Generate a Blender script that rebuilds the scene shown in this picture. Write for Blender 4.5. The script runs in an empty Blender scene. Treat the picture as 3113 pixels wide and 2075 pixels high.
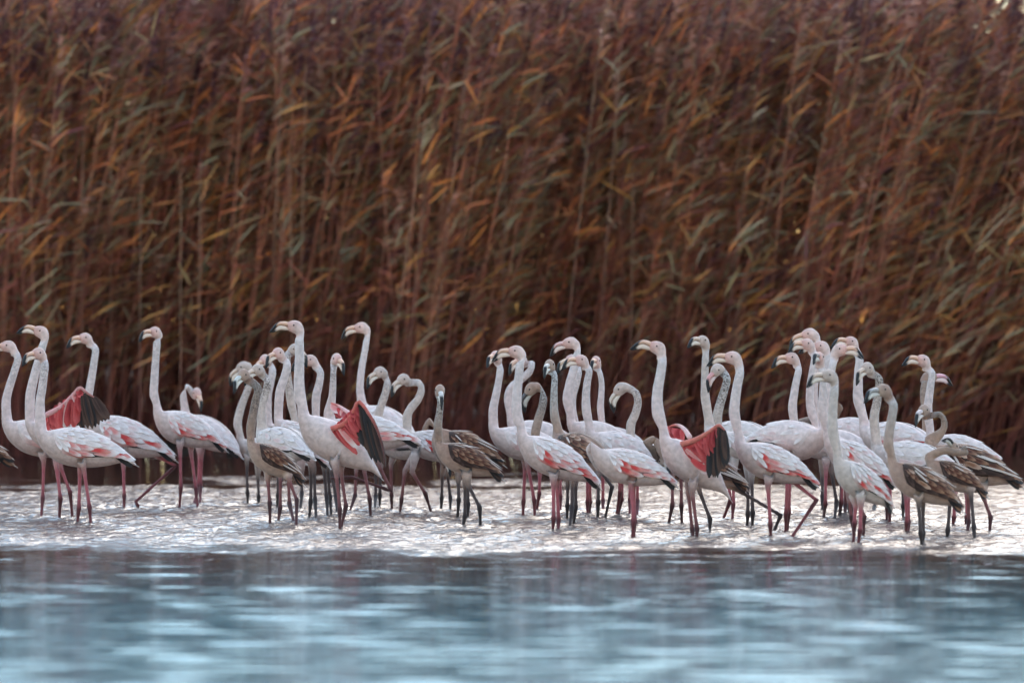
import bpy, math, random
import numpy as np
from mathutils import Vector, Matrix

random.seed(7)
rng = np.random.default_rng(7)
scene = bpy.context.scene
COL = scene.collection

# ------------------------------------------------------------------ camera
IMG_W, IMG_H = 3113.0, 2075.0
FPX = 13440.0            # focal length in photograph pixels
CAM_H = 1.43             # eye height above the water
HORIZON = 1000.0         # photograph row of the horizon
FOCUS = 32.5
cam_data = bpy.data.cameras.new('camera')
cam = bpy.data.objects.new('camera', cam_data)
COL.objects.link(cam)
cam.location = (0, 0, CAM_H)
cam.rotation_euler = (math.radians(90), 0, 0)
cam_data.sensor_width = 36.0
cam_data.lens = 36.0 * FPX / IMG_W
cam_data.shift_y = -(IMG_H / 2 - HORIZON) / IMG_W
cam_data.clip_start = 0.5
cam_data.clip_end = 3000
cam_data.dof.use_dof = True
cam_data.dof.focus_distance = FOCUS
cam_data.dof.aperture_fstop = (cam_data.lens / 1000.0) / 0.10
scene.camera = cam

# ------------------------------------------------------------------ sky, sun, exposure
SUN_EL = math.radians(34)
SUN_AZ = math.radians(9)         # to the right of straight ahead, behind the reeds
world = bpy.data.worlds.new('World')
scene.world = world
world.use_nodes = True
wn = world.node_tree
wn.nodes.clear()
sky = wn.nodes.new('ShaderNodeTexSky')
sky.sky_type = 'NISHITA'
sky.sun_disc = False
sky.sun_elevation = SUN_EL
sky.sun_rotation = SUN_AZ
sky.altitude = 0
sky.air_density = 1.2
sky.dust_density = 0.3
sky.ozone_density = 1.0
bg = wn.nodes.new('ShaderNodeBackground')
bg.inputs['Strength'].default_value = 0.12
out = wn.nodes.new('ShaderNodeOutputWorld')
sky_tint = wn.nodes.new('ShaderNodeHueSaturation')      # sky colour saturated and turned towards cyan
sky_tint.inputs['Saturation'].default_value = 1.5
sky_tint.inputs['Hue'].default_value = 0.482
wn.links.new(sky.outputs[0], sky_tint.inputs['Color'])
cloud = wn.nodes.new('ShaderNodeMix')               # even high cloud over the whole dome
cloud.data_type = 'RGBA'
cloud.blend_type = 'ADD'
cloud.inputs['Factor'].default_value = 1.0
cloud.inputs['B'].default_value = (2.3, 1.95, 1.80, 1)
wn.links.new(sky_tint.outputs[0], cloud.inputs['A'])
wn.links.new(cloud.outputs['Result'], bg.inputs[0])
wn.links.new(bg.outputs[0], out.inputs[0])

sun_data = bpy.data.lights.new('sun', 'SUN')
sun_data.energy = 0.6
sun_data.angle = math.radians(24)
sun_data.color = (1.0, 0.84, 0.68)
sun = bpy.data.objects.new('sun', sun_data)
COL.objects.link(sun)
sdir = Vector((math.sin(SUN_AZ) * math.cos(SUN_EL), math.cos(SUN_AZ) * math.cos(SUN_EL), math.sin(SUN_EL)))
sun.rotation_euler = sdir.to_track_quat('Z', 'Y').to_euler()
sun.location = sdir * 60

scene.view_settings.view_transform = 'Standard'
scene.view_settings.look = 'None'
scene.view_settings.exposure = 1.38
scene.view_settings.gamma = 1.0
scene.render.engine = 'CYCLES'
scene.cycles.max_bounces = 4
scene.cycles.diffuse_bounces = 2
scene.cycles.glossy_bounces = 3
scene.cycles.use_denoising = True
scene.cycles.use_adaptive_sampling = True
scene.cycles.adaptive_threshold = 0.03

# ------------------------------------------------------------------ material helpers
def new_mat(name):
    m = bpy.data.materials.new(name)
    m.use_nodes = True
    nt = m.node_tree
    bsdf = nt.nodes['Principled BSDF']
    return m, nt, bsdf

def node(nt, kind, **kw):
    n = nt.nodes.new(kind)
    for k, v in kw.items():
        setattr(n, k, v)
    return n

def plumage_material():
    m, nt, b = new_mat('plumage')
    L = nt.links.new
    at = node(nt, 'ShaderNodeAttribute', attribute_name='pigment')
    oi = node(nt, 'ShaderNodeObjectInfo')
    tc = node(nt, 'ShaderNodeTexCoord')
    add = node(nt, 'ShaderNodeVectorMath', operation='ADD')
    L(tc.outputs['Object'], add.inputs[0])
    L(oi.outputs['Location'], add.inputs[1])
    # mottling: dark flecks where the alpha channel asks for them
    n1 = node(nt, 'ShaderNodeTexNoise')
    n1.inputs['Scale'].default_value = 75
    n1.inputs['Detail'].default_value = 4
    n1.inputs['Roughness'].default_value = 0.65
    L(add.outputs[0], n1.inputs['Vector'])
    r1 = node(nt, 'ShaderNodeValToRGB')
    r1.color_ramp.elements[0].position = 0.44
    r1.color_ramp.elements[1].position = 0.62
    L(n1.outputs[0], r1.inputs[0])
    mul = node(nt, 'ShaderNodeMath', operation='MULTIPLY')
    L(r1.outputs[0], mul.inputs[0]); L(at.outputs['Alpha'], mul.inputs[1])
    mix = node(nt, 'ShaderNodeMix', data_type='RGBA')
    L(mul.outputs[0], mix.inputs['Factor'])
    L(at.outputs['Color'], mix.inputs['A'])
    mix.inputs['B'].default_value = (0.10, 0.064, 0.054, 1)
    # soft feather tone variation
    mp = node(nt, 'ShaderNodeMapping')
    mp.inputs['Scale'].default_value = (30, 34, 30)
    L(add.outputs[0], mp.inputs[0])
    n2 = node(nt, 'ShaderNodeTexNoise')
    n2.inputs['Scale'].default_value = 1.0
    n2.inputs['Detail'].default_value = 5
    L(mp.outputs[0], n2.inputs['Vector'])
    r2 = node(nt, 'ShaderNodeMapRange')
    r2.inputs['From Min'].default_value = 0.3
    r2.inputs['From Max'].default_value = 0.7
    r2.inputs['To Min'].default_value = 0.76
    r2.inputs['To Max'].default_value = 1.08
    L(n2.outputs[0], r2.inputs[0])
    mm = node(nt, 'ShaderNodeMix', data_type='RGBA', blend_type='MULTIPLY')
    mm.inputs['Factor'].default_value = 1.0
    L(mix.outputs['Result'], mm.inputs['A'])
    L(r2.outputs[0], mm.inputs['B'])
    L(mm.outputs['Result'], b.inputs['Base Color'])
    b.inputs['Roughness'].default_value = 0.75
    b.inputs['Specular IOR Level'].default_value = 0.25
    b.inputs['Sheen Weight'].default_value = 0.18
    b.inputs['Sheen Roughness'].default_value = 0.5
    bp = node(nt, 'ShaderNodeBump')
    bp.inputs['Strength'].default_value = 0.35
    bp.inputs['Distance'].default_value = 0.012
    L(n2.outputs[0], bp.inputs['Height'])
    L(bp.outputs[0], b.inputs['Normal'])
    return m

def horn_material():
    m, nt, b = new_mat('bill_horn')
    L = nt.links.new
    at = node(nt, 'ShaderNodeAttribute', attribute_name='pigment')
    L(at.outputs['Color'], b.inputs['Base Color'])
    b.inputs['Roughness'].default_value = 0.55
    b.inputs['Specular IOR Level'].default_value = 0.3
    return m

def plain(name, col, rough=0.6):
    m, nt, b = new_mat(name)
    b.inputs['Base Color'].default_value = (*col, 1)
    b.inputs['Roughness'].default_value = rough
    return m

def reed_material():
    m, nt, b = new_mat('reed_tissue')
    L = nt.links.new
    at = node(nt, 'ShaderNodeAttribute', attribute_name='pigment')
    tc = node(nt, 'ShaderNodeTexCoord')
    n = node(nt, 'ShaderNodeTexNoise')
    n.inputs['Scale'].default_value = 3.0
    n.inputs['Detail'].default_value = 3
    L(tc.outputs['Object'], n.inputs['Vector'])
    r = node(nt, 'ShaderNodeMapRange')
    r.inputs['From Min'].default_value = 0.3
    r.inputs['From Max'].default_value = 0.7
    r.inputs['To Min'].default_value = 0.7
    r.inputs['To Max'].default_value = 1.25
    L(n.outputs[0], r.inputs[0])
    mm = node(nt, 'ShaderNodeMix', data_type='RGBA', blend_type='MULTIPLY')
    mm.inputs['Factor'].default_value = 1.0
    L(at.outputs['Color'], mm.inputs['A']); L(r.outputs[0], mm.inputs['B'])
    L(mm.outputs['Result'], b.inputs['Base Color'])
    b.inputs['Roughness'].default_value = 0.55
    b.inputs['Specular IOR Level'].default_value = 0.3
    tr = node(nt, 'ShaderNodeBsdfTranslucent')
    L(mm.outputs['Result'], tr.inputs['Color'])
    ms = node(nt, 'ShaderNodeMixShader')
    ms.inputs[0].default_value = 0.25
    L(b.outputs[0], ms.inputs[1]); L(tr.outputs[0], ms.inputs[2])
    L(ms.outputs[0], nt.nodes['Material Output'].inputs['Surface'])
    return m

def water_material():
    m, nt, b = new_mat('lagoon_water')
    L = nt.links.new
    ab = node(nt, 'ShaderNodeAttribute', attribute_name='shallow')     # pale tone painted over the shoal for bright sky on its ripples
    mx = node(nt, 'ShaderNodeMix', data_type='RGBA')
    ad = node(nt, 'ShaderNodeAttribute', attribute_name='sky_teal')        # teal in front painted for reflected sky, dark brown by the reeds
    md = node(nt, 'ShaderNodeMix', data_type='RGBA')
    md.inputs['A'].default_value = (0.022, 0.014, 0.011, 1)
    md.inputs['B'].default_value = (0.004, 0.120, 0.155, 1)
    L(ad.outputs['Fac'], md.inputs['Factor'])
    L(md.outputs['Result'], mx.inputs['A'])
    mx.inputs['B'].default_value = (0.18, 0.135, 0.12, 1)
    L(ab.outputs['Fac'], mx.inputs['Factor'])
    L(mx.outputs['Result'], b.inputs['Base Color'])
    b.inputs['IOR'].default_value = 1.333
    at = node(nt, 'ShaderNodeAttribute', attribute_name='ripple')
    geo = node(nt, 'ShaderNodeNewGeometry')
    ag = node(nt, 'ShaderNodeAttribute', attribute_name='glassy')
    L(ag.outputs['Fac'], b.inputs['Roughness'])
    mp = node(nt, 'ShaderNodeMapping')
    mp.inputs['Scale'].default_value = (11.0, 12.0, 1.0)
    L(geo.outputs['Position'], mp.inputs[0])
    n1 = node(nt, 'ShaderNodeTexNoise')
    n1.inputs['Scale'].default_value = 1.0
    n1.inputs['Detail'].default_value = 4
    n1.inputs['Roughness'].default_value = 0.6
    L(mp.outputs[0], n1.inputs['Vector'])
    bp = node(nt, 'ShaderNodeBump')
    bp.inputs['Distance'].default_value = 0.05
    L(n1.outputs[0], bp.inputs['Height'])
    L(at.outputs['Fac'], bp.inputs['Strength'])
    mp2 = node(nt, 'ShaderNodeMapping')                 # fine drawn-out wind lines of the calm water
    mp2.inputs['Scale'].default_value = (1.3, 11.0, 1.0)
    L(geo.outputs['Position'], mp2.inputs[0])
    n2 = node(nt, 'ShaderNodeTexNoise')
    n2.inputs['Scale'].default_value = 1.0
    n2.inputs['Detail'].default_value = 3
    n2.inputs['Distortion'].default_value = 0.6
    L(mp2.outputs[0], n2.inputs['Vector'])
    bp2 = node(nt, 'ShaderNodeBump')
    bp2.inputs['Distance'].default_value = 0.05
    bp2.inputs['Strength'].default_value = 0.10
    L(n2.outputs[0], bp2.inputs['Height'])
    L(bp.outputs[0], bp2.inputs['Normal'])
    L(bp2.outputs[0], b.inputs['Normal'])
    return m

def mud_material():
    m, nt, b = new_mat('mud')
    L = nt.links.new
    n = node(nt, 'ShaderNodeTexNoise')
    n.inputs['Scale'].default_value = 2.5
    n.inputs['Detail'].default_value = 6
    r = node(nt, 'ShaderNodeValToRGB')
    r.color_ramp.elements[0].color = (0.025, 0.016, 0.012, 1)
    r.color_ramp.elements[1].color = (0.075, 0.050, 0.036, 1)
    geo = node(nt, 'ShaderNodeNewGeometry')
    L(geo.outputs['Position'], n.inputs['Vector'])
    L(n.outputs[0], r.inputs[0])
    L(r.outputs[0], b.inputs['Base Color'])
    b.inputs['Roughness'].default_value = 0.9
    return m

PLUM = plumage_material()
HORN = horn_material()
EYE = plain('eye_dark', (0.02, 0.012, 0.01), 0.15)
REED = reed_material()
WATER = water_material()
MUD = mud_material()

# ------------------------------------------------------------------ mesh helpers
def make_mesh(name, verts, faces, mat, colors=None, smooth=True):
    me = bpy.data.meshes.new(name)
    me.from_pydata([tuple(v) for v in verts], [], faces)
    if colors is not None:
        ca = me.color_attributes.new('pigment', 'FLOAT_COLOR', 'POINT')
        arr = np.ones((len(verts), 4), dtype=np.float32)
        c = np.asarray(colors, dtype=np.float32)
        arr[:, :c.shape[1]] = c
        ca.data.foreach_set('color', arr.ravel())
    if smooth:
        me.polygons.foreach_set('use_smooth', [True] * len(me.polygons))
    me.materials.append(mat)
    me.update()
    return me

def link(name, data, parent=None, loc=None):
    o = bpy.data.objects.new(name, data)
    COL.objects.link(o)
    if parent is not None:
        o.parent = parent
    if loc is not None:
        o.location = loc
    return o

def tag(o, label=None, category=None, group=None, kind=None):
    if label: o['label'] = label
    if category: o['category'] = category
    if group: o['group'] = group
    if kind: o['kind'] = kind
    return o

def big_mesh(name, V, F, mat, colors=None, smooth=False):
    """numpy verts (n,3), faces (m,k) all of one size"""
    me = bpy.data.meshes.new(name)
    k = F.shape[1]
    me.vertices.add(len(V)); me.vertices.foreach_set('co', V.astype(np.float32).ravel())
    me.loops.add(F.size); me.loops.foreach_set('vertex_index', F.astype(np.int32).ravel())
    me.polygons.add(len(F))
    me.polygons.foreach_set('loop_start', np.arange(0, F.size, k, dtype=np.int32))
    me.polygons.foreach_set('loop_total', np.full(len(F), k, dtype=np.int32))
    if smooth:
        me.polygons.foreach_set('use_smooth', np.ones(len(F), dtype=bool))
    if colors is not None:
        ca = me.color_attributes.new('pigment', 'FLOAT_COLOR', 'POINT')
        arr = np.ones((len(V), 4), dtype=np.float32); arr[:, :3] = colors
        ca.data.foreach_set('color', arr.ravel())
    me.materials.append(mat)
    me.update(calc_edges=True)
    return me

# ------------------------------------------------------------------ setting: lagoon bed, bank, water
def axis_coords(fine0, fine1, step, far0, far1):
    a = np.arange(fine0, fine1 + step / 2, step)
    lo, s = [], step
    x = fine0
    while x > far0:
        s *= 1.35; x -= s; lo.append(max(x, far0))
    hi, s = [], step
    x = fine1
    while x < far1:
        s *= 1.35; x += s; hi.append(min(x, far1))
    return np.concatenate([np.array(lo[::-1]), a, np.array(hi)])

def smoothstep(a, b, x):
    t = np.clip((x - a) / (b - a), 0, 1)
    return t * t * (3 - 2 * t)

def value_noise(x, y, seed):
    r = np.random.default_rng(seed)
    T = r.random((256, 256))
    xi = np.floor(x).astype(int); yi = np.floor(y).astype(int)
    fx = x - xi; fy = y - yi
    fx = fx * fx * (3 - 2 * fx); fy = fy * fy * (3 - 2 * fy)
    g = lambda a, b: T[a % 256, b % 256]
    return (g(xi, yi) * (1 - fx) + g(xi + 1, yi) * fx) * (1 - fy) + (g(xi, yi + 1) * (1 - fx) + g(xi + 1, yi + 1) * fx) * fy

BIRD_WATER_FRONT = FPX * CAM_H / (1655 - HORIZON)      # where the rippled shallows begin
BIRD_WATER_BACK = FPX * CAM_H / (1450 - HORIZON)
RIPPLE_RINGS = []      # filled in with the places where legs enter the water

def build_water(leg_points):
    xs = axis_coords(-7.0, 7.0, 0.05, -400, 400)
    ya = axis_coords(17.0, 31.0, 0.023, -60, 31.0)
    yb = axis_coords(31.035, 54.0, 0.035, 31.0, 900)
    ys = np.concatenate([ya, yb[yb > 31.03]])
    X, Y = np.meshgrid(xs, ys)
    inside = smoothstep(-60, -9, X) * (1 - smoothstep(9, 60, X)) * (1 - smoothstep(60, 90, Y)) * smoothstep(0, 12, Y)
    edge = 2.0 * (value_noise(X * 0.33 + 2, Y * 0.1, 31) - 0.5) + 1.4 * (value_noise(X * 0.55 + 9, Y * 0.3, 3) - 0.5)
    edge = edge + 0.5 * (value_noise(X * 2.6 + 3, Y * 1.3, 4) - 0.5)
    edge2 = 5.0 * (value_noise(X * 1.1 + 5, Y * 1.1, 8) - 0.5) + 3.0 * (value_noise(X * 3.1, Y * 2.2, 9) - 0.5)
    edge = edge + 1.3 * (value_noise(X * 2.2, Y * 2.4, 14) - 0.5)
    band = smoothstep(BIRD_WATER_FRONT - 1.7 + edge, BIRD_WATER_FRONT + 0.7 + edge, Y) * (1 - 0.98 * smoothstep(BIRD_WATER_BACK - 2.6 + edge2, BIRD_WATER_BACK - 1.0 + edge2, Y))
    near = 1 - smoothstep(21.0, 25.5, Y + 1.2 * edge)
    Z = np.zeros_like(X)
    r = np.random.default_rng(11)
    # long, lazy swell lines of the calm water in front
    for i in range(18):
        lam = r.uniform(0.10, 0.42)
        th = r.normal(0, 0.22)
        k = 2 * math.pi / lam
        slope = 0.0105 * r.uniform(0.5, 1.3)
        ph = r.uniform(0, 6.28)
        warp = 1.6 * value_noise(X * 0.9 + i * 7, Y * 0.6 + i * 3, 20 + i)
        Z += slope / k * np.sin(k * (Y * math.cos(th) + X * math.sin(th) + warp * lam) + ph) * (1 - 0.3 * band) * (1 + 0.30 * near + 0.30 * (1 - near) * (1 - band))
    # short chop of the rippled shallows
    for i in range(24):
        lam = r.uniform(0.12, 0.32)
        th = r.normal(0, 0.75)
        k = 2 * math.pi / lam
        slope = 0.060 * r.uniform(0.5, 1.3)
        ph = r.uniform(0, 6.28)
        warp = 1.2 * value_noise(X * 0.9 + i * 5, Y * 0.9 + i * 11, 60 + i)
        Z += slope / k * np.sin(k * (Y * math.cos(th) + X * math.sin(th)) + ph + warp * 5) * band
    # little rings round the wading legs
    for (lx, ly) in leg_points:
        ix = np.searchsorted(xs, [lx - 0.7, lx + 0.7]); iy = np.searchsorted(ys, [ly - 0.9, ly + 0.9])
        if ix[0] >= ix[1] or iy[0] >= iy[1]:
            continue
        sx = X[iy[0]:iy[1], ix[0]:ix[1]] - lx; sy = Y[iy[0]:iy[1], ix[0]:ix[1]] - ly
        d = np.hypot(sx, sy)
        Z[iy[0]:iy[1], ix[0]:ix[1]] += 0.011 * np.sin(d * 2 * math.pi / 0.16) * np.exp(-d * 3.2)
    Z *= inside
    ny, nx = X.shape
    V = np.stack([X.ravel(), Y.ravel(), Z.ravel()], 1)
    idx = np.arange(nx * ny).reshape(ny, nx)
    F = np.stack([idx[:-1, :-1].ravel(), idx[:-1, 1:].ravel(), idx[1:, 1:].ravel(), idx[1:, :-1].ravel()], 1)
    me = big_mesh('water', V, F, WATER, smooth=True)
    at = me.attributes.new('ripple', 'FLOAT', 'POINT')
    calm = 0.025
    at.data.foreach_set('value', (calm + band * 0.5).astype(np.float32).ravel())
    ra = me.attributes.new('glassy', 'FLOAT', 'POINT')
    ra.data.foreach_set('value', (0.03 + 0.06 * near + 0.02 * band).astype(np.float32).ravel())
    da = me.attributes.new('sky_teal', 'FLOAT', 'POINT')
    da.data.foreach_set('value', (1 - smoothstep(20.5, 30.0, Y)).astype(np.float32).ravel())
    sa = me.attributes.new('shallow', 'FLOAT', 'POINT')
    sa.data.foreach_set('value', (band * (0.75 + 0.5 * value_noise(X * 1.7, Y * 0.9, 91))).clip(0, 1).astype(np.float32).ravel())
    tag(link('water', me), kind='structure')

REED_FRONT = FPX * CAM_H / (1388 - HORIZON)

def build_ground():
    ys = [-60, REED_FRONT + 0.1, REED_FRONT + 1.5, REED_FRONT + 10, 120, 900]
    zs = [-0.45, -0.25, 0.10, 0.35, 0.6, 0.8]
    xs = [-400, -60, -20, 20, 60, 400]
    V, F = [], []
    for y, z in zip(ys, zs):
        for x in xs:
            V.append((x, y, z))
    n = len(xs)
    for j in range(len(ys) - 1):
        for i in range(n - 1):
            F.append((j * n + i, j * n + i + 1, (j + 1) * n + i + 1, (j + 1) * n + i))
    tag(link('lagoon_bed_and_bank', make_mesh('lagoon_bed_and_bank', V, F, MUD)), kind='structure')

# ------------------------------------------------------------------ reeds
STEM_COLS = 1.0 * np.array([(0.60, 0.205, 0.120), (0.44, 0.125, 0.080), (0.68, 0.28, 0.17), (0.33, 0.080, 0.060), (0.52, 0.215, 0.13)])
LEAF_COLS = 1.05 * np.array([(0.28, 0.185, 0.090), (0.225, 0.185, 0.110), (0.44, 0.170, 0.064), (0.50, 0.150, 0.060), (0.32, 0.086, 0.056), (0.32, 0.225, 0.140), (0.74, 0.26, 0.070), (0.16, 0.044, 0.042)])
LEAF_P = np.array([0.23, 0.20, 0.14, 0.11, 0.09, 0.10, 0.06, 0.07])
PLUME_COLS = np.array([(0.10, 0.034, 0.040), (0.22, 0.085, 0.072), (0.36, 0.17, 0.12)])
STEM_FOOT_SHADE = np.array((0.17, 0.044, 0.040))       # reddish stem foot, darkened to maroon for shade low in the bed

def reed_geometry(base, height, lean, bend, r, n_leaf=12, stem_r=0.0065, plume=True, leaf_scale=1.0, orange=0.0, stem_tint=None):
    """returns stem (V,F,C), list of leaf (V,F,C), plume (V,F,C) as numpy blocks (quads)"""
    npt = 7
    t = np.linspace(0, 1, npt)
    cx = base[0] + height * (lean[0] * t + bend[0] * t ** 2.4)
    cy = base[1] + height * (lean[1] * t + bend[1] * t ** 2.4)
    cz = base[2] + height * t * math.sqrt(max(0.1, 1 - lean[0] ** 2 - lean[1] ** 2))
    P = np.stack([cx, cy, cz], 1)
    rad = stem_r * (1 - 0.6 * t)
    ang = np.array([0, 2.094, 4.189]) + r.uniform(0, 6)
    ring = np.stack([np.cos(ang), np.sin(ang), np.zeros(3)], 1)
    V = (P[:, None, :] + ring[None] * rad[:, None, None]).reshape(-1, 3)
    F = []
    for i in range(npt - 1):
        for j in range(3):
            F.append((i * 3 + j, i * 3 + (j + 1) % 3, (i + 1) * 3 + (j + 1) % 3, (i + 1) * 3 + j))
    c = STEM_COLS[r.integers(len(STEM_COLS))] if stem_tint is None else np.array(stem_tint)
    c = c * r.uniform(0.75, 1.25)
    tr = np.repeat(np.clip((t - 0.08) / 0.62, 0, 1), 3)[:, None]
    stem = (V, np.array(F), STEM_FOOT_SHADE * r.uniform(.7, 1.3) * (1 - tr) + c * tr)
    leaves = []
    for k in range(n_leaf):
        tt = r.uniform(0.06, 0.99) if k else 0.9
        tt = tt ** 0.52
        i = min(int(tt * (npt - 1)), npt - 2); f = tt * (npt - 1) - i
        p0 = P[i] * (1 - f) + P[i + 1] * f
        ln = r.uniform(0.24, 0.50) * leaf_scale * (1.0 if tt > 0.35 else 0.8)
        wd = r.uniform(0.009, 0.0165) * leaf_scale
        # the wind carries the blades to the right, a little upwards, tips drooping
        az = r.normal(0.0, 0.5)
        if r.random() < 0.10: az += math.pi
        el = r.normal(0.80, 0.30)
        d = np.array([math.cos(az) * math.cos(el), math.sin(az) * math.cos(el), math.sin(el)])
        droop = r.uniform(0.0, 0.32)
        side = np.cross(d, (0, 0, 1.0)); side /= np.linalg.norm(side) + 1e-6
        up = np.cross(side, d)
        tw = r.uniform(-1.3, 1.3)
        wv = side * math.cos(tw) + up * math.sin(tw)
        s = np.array([0, 0.33, 0.7, 1.0])
        prof = np.array([0.5, 1.0, 0.75, 0.06])
        C = p0 + d * ln * s[:, None] - np.array([0, 0, 1.0]) * (droop * ln * s ** 2)[:, None]
        LV = np.concatenate([C - wv * wd * prof[:, None], C + wv * wd * prof[:, None]])
        LF = np.array([(j, j + 1, j + 5, j + 4) for j in range(3)])
        if r.random() < orange:
            lc = np.array((0.50, 0.215, 0.06)) * r.uniform(0.7, 1.2)
        else:
            lc = LEAF_COLS[r.choice(len(LEAF_COLS), p=LEAF_P)] * r.uniform(0.7, 1.35)
            if tt < 0.50 and r.random() < 0.8:          # the old leaves low on the stem are withered, maroon brown, darkened further for shade
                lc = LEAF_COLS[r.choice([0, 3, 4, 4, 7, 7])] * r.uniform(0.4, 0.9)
        leaves.append((LV, LF, np.tile(lc, (8, 1))))
    pl = None
    if plume:
        VV, FF, CC = [], [], []
        c = PLUME_COLS[r.integers(3)] * r.uniform(0.8, 1.3)
        top = P[-1]
        dirp = (P[-1] - P[-2]); dirp /= np.linalg.norm(dirp)
        n0 = 0
        for k in range(26):
            q = top + dirp * 0.018 * (k - 10)
            az = r.normal(0, 0.8); el = r.uniform(0.3, 1.2)
            d = np.array([math.cos(az) * math.cos(el), math.sin(az) * math.cos(el), math.sin(el)])
            ln = r.uniform(0.10, 0.24)
            side = np.cross(d, r.normal(size=3)); side /= np.linalg.norm(side) + 1e-6
            e = q + d * ln - np.array([0, 0, ln * 0.35])
            m = q + d * ln * 0.5
            VV += [q, m - side * 0.013, e, m + side * 0.013]
            FF.append((n0, n0 + 1, n0 + 2, n0 + 3)); n0 += 4
        VV = np.array(VV)
        pl = (VV, np.array(FF), np.tile(c, (len(VV), 1)))
    return stem, leaves, pl

def join_blocks(blocks):
    Vs, Fs, Cs, n = [], [], [], 0
    for V, F, C in blocks:
        Vs.append(V); Fs.append(F + n); Cs.append(C); n += len(V)
    return np.concatenate(Vs), np.concatenate(Fs), np.concatenate(Cs)

def lean_at(x):
    # the bed leans more and more to the right across the frame
    u = np.clip((x + 6) / 12, 0, 1)
    return 0.02 + 0.20 * u

def build_reed_bed():
    r = np.random.default_rng(23)
    # a pool of upright reeds is modelled once; the bed is their scattered, leaning and tinted copies in one mesh
    pool, low = [], []
    back = []
    for i in range(90):
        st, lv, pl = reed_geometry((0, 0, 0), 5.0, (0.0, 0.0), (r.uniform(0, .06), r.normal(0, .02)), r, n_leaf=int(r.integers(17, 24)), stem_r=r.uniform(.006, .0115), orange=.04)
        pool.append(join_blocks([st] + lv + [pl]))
    for i in range(40):
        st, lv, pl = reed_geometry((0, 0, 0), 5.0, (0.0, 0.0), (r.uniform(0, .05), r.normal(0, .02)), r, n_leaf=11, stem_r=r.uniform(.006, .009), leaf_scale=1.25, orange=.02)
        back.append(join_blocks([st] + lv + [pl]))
    for i in range(30):
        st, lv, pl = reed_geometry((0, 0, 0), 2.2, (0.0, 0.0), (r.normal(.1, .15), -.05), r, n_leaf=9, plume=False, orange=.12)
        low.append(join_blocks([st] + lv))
    VV, FF, CC, n = [], [], [], 0
    def put(src, x, y, z, sz, lx, ly, tint, mirror):
        nonlocal n
        V, F, C = src
        zz = V[:, 2] * sz
        P = np.stack([x + V[:, 0] + zz * lx, y + V[:, 1] * mirror + zz * ly, z + zz * math.sqrt(max(.2, 1 - lx * lx - ly * ly))], 1)
        VV.append(P); FF.append(F + n); CC.append(C * tint); n += len(V)
    rows = [(0.0, 0.5, 900), (0.5, 1.3, 1500), (1.3, 2.6, 1700), (2.6, 4.6, 1900), (4.6, 8.0, 2200)]
    for (d0, d1, cnt) in rows:
        for i in range(cnt):
            x = r.uniform(-8.8, 8.8)
            wob = 0.45 * math.sin(x * 1.3) + 0.3 * math.sin(x * 2.9 + 1) + 0.25 * math.sin(x * 0.6 + 2)
            y = REED_FRONT + 0.55 + wob + r.uniform(d0, d1)
            sz = r.uniform(0.88, 1.12) + 0.03 * d0
            if d0 < 3 and r.random() < 0.45: sz *= r.uniform(0.68, 0.98)
            if x > 4.6: sz *= 0.925 - 0.05 * r.random()
            if d0 < 1 and r.random() < 0.35: sz *= r.uniform(0.5, 0.85)
            ln = lean_at(x)
            lx, ly = ln + r.normal(0, 0.05), r.normal(-0.02, 0.04)
            if r.random() < 0.05: lx += r.choice([-1, 1]) * r.uniform(.1, .3)
            patch = 0.8 + 0.5 * math.sin(x * 2.1 + y) * math.sin(x * 0.7 + 1.0)
            src = pool if d0 < 2.0 else back
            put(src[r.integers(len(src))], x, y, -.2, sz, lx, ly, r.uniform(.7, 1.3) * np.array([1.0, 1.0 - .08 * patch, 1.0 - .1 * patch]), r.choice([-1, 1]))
    # bent and broken reeds hanging over the water, most of them at the right
    for i in range(260):
        x = 7.2 - abs(r.normal(0, 2.4)) if r.random() < 0.75 else r.uniform(-7, 7)
        y = REED_FRONT + 0.2 + r.uniform(-0.2, 0.7) + 0.3 * math.sin(x * 1.3)
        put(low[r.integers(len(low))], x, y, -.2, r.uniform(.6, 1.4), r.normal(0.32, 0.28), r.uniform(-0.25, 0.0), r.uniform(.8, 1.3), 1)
    me = big_mesh('reed_bed', np.concatenate(VV), np.concatenate(FF), REED, colors=np.concatenate(CC))
    tag(link('reed_bed', me), 'tall brown and olive reed bed filling the far shore', 'reed bed', kind='stuff')

def px3(px, py, D):
    return Vector(((px - IMG_W / 2) * D / FPX, D, CAM_H - (py - HORIZON) * D / FPX))

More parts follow.
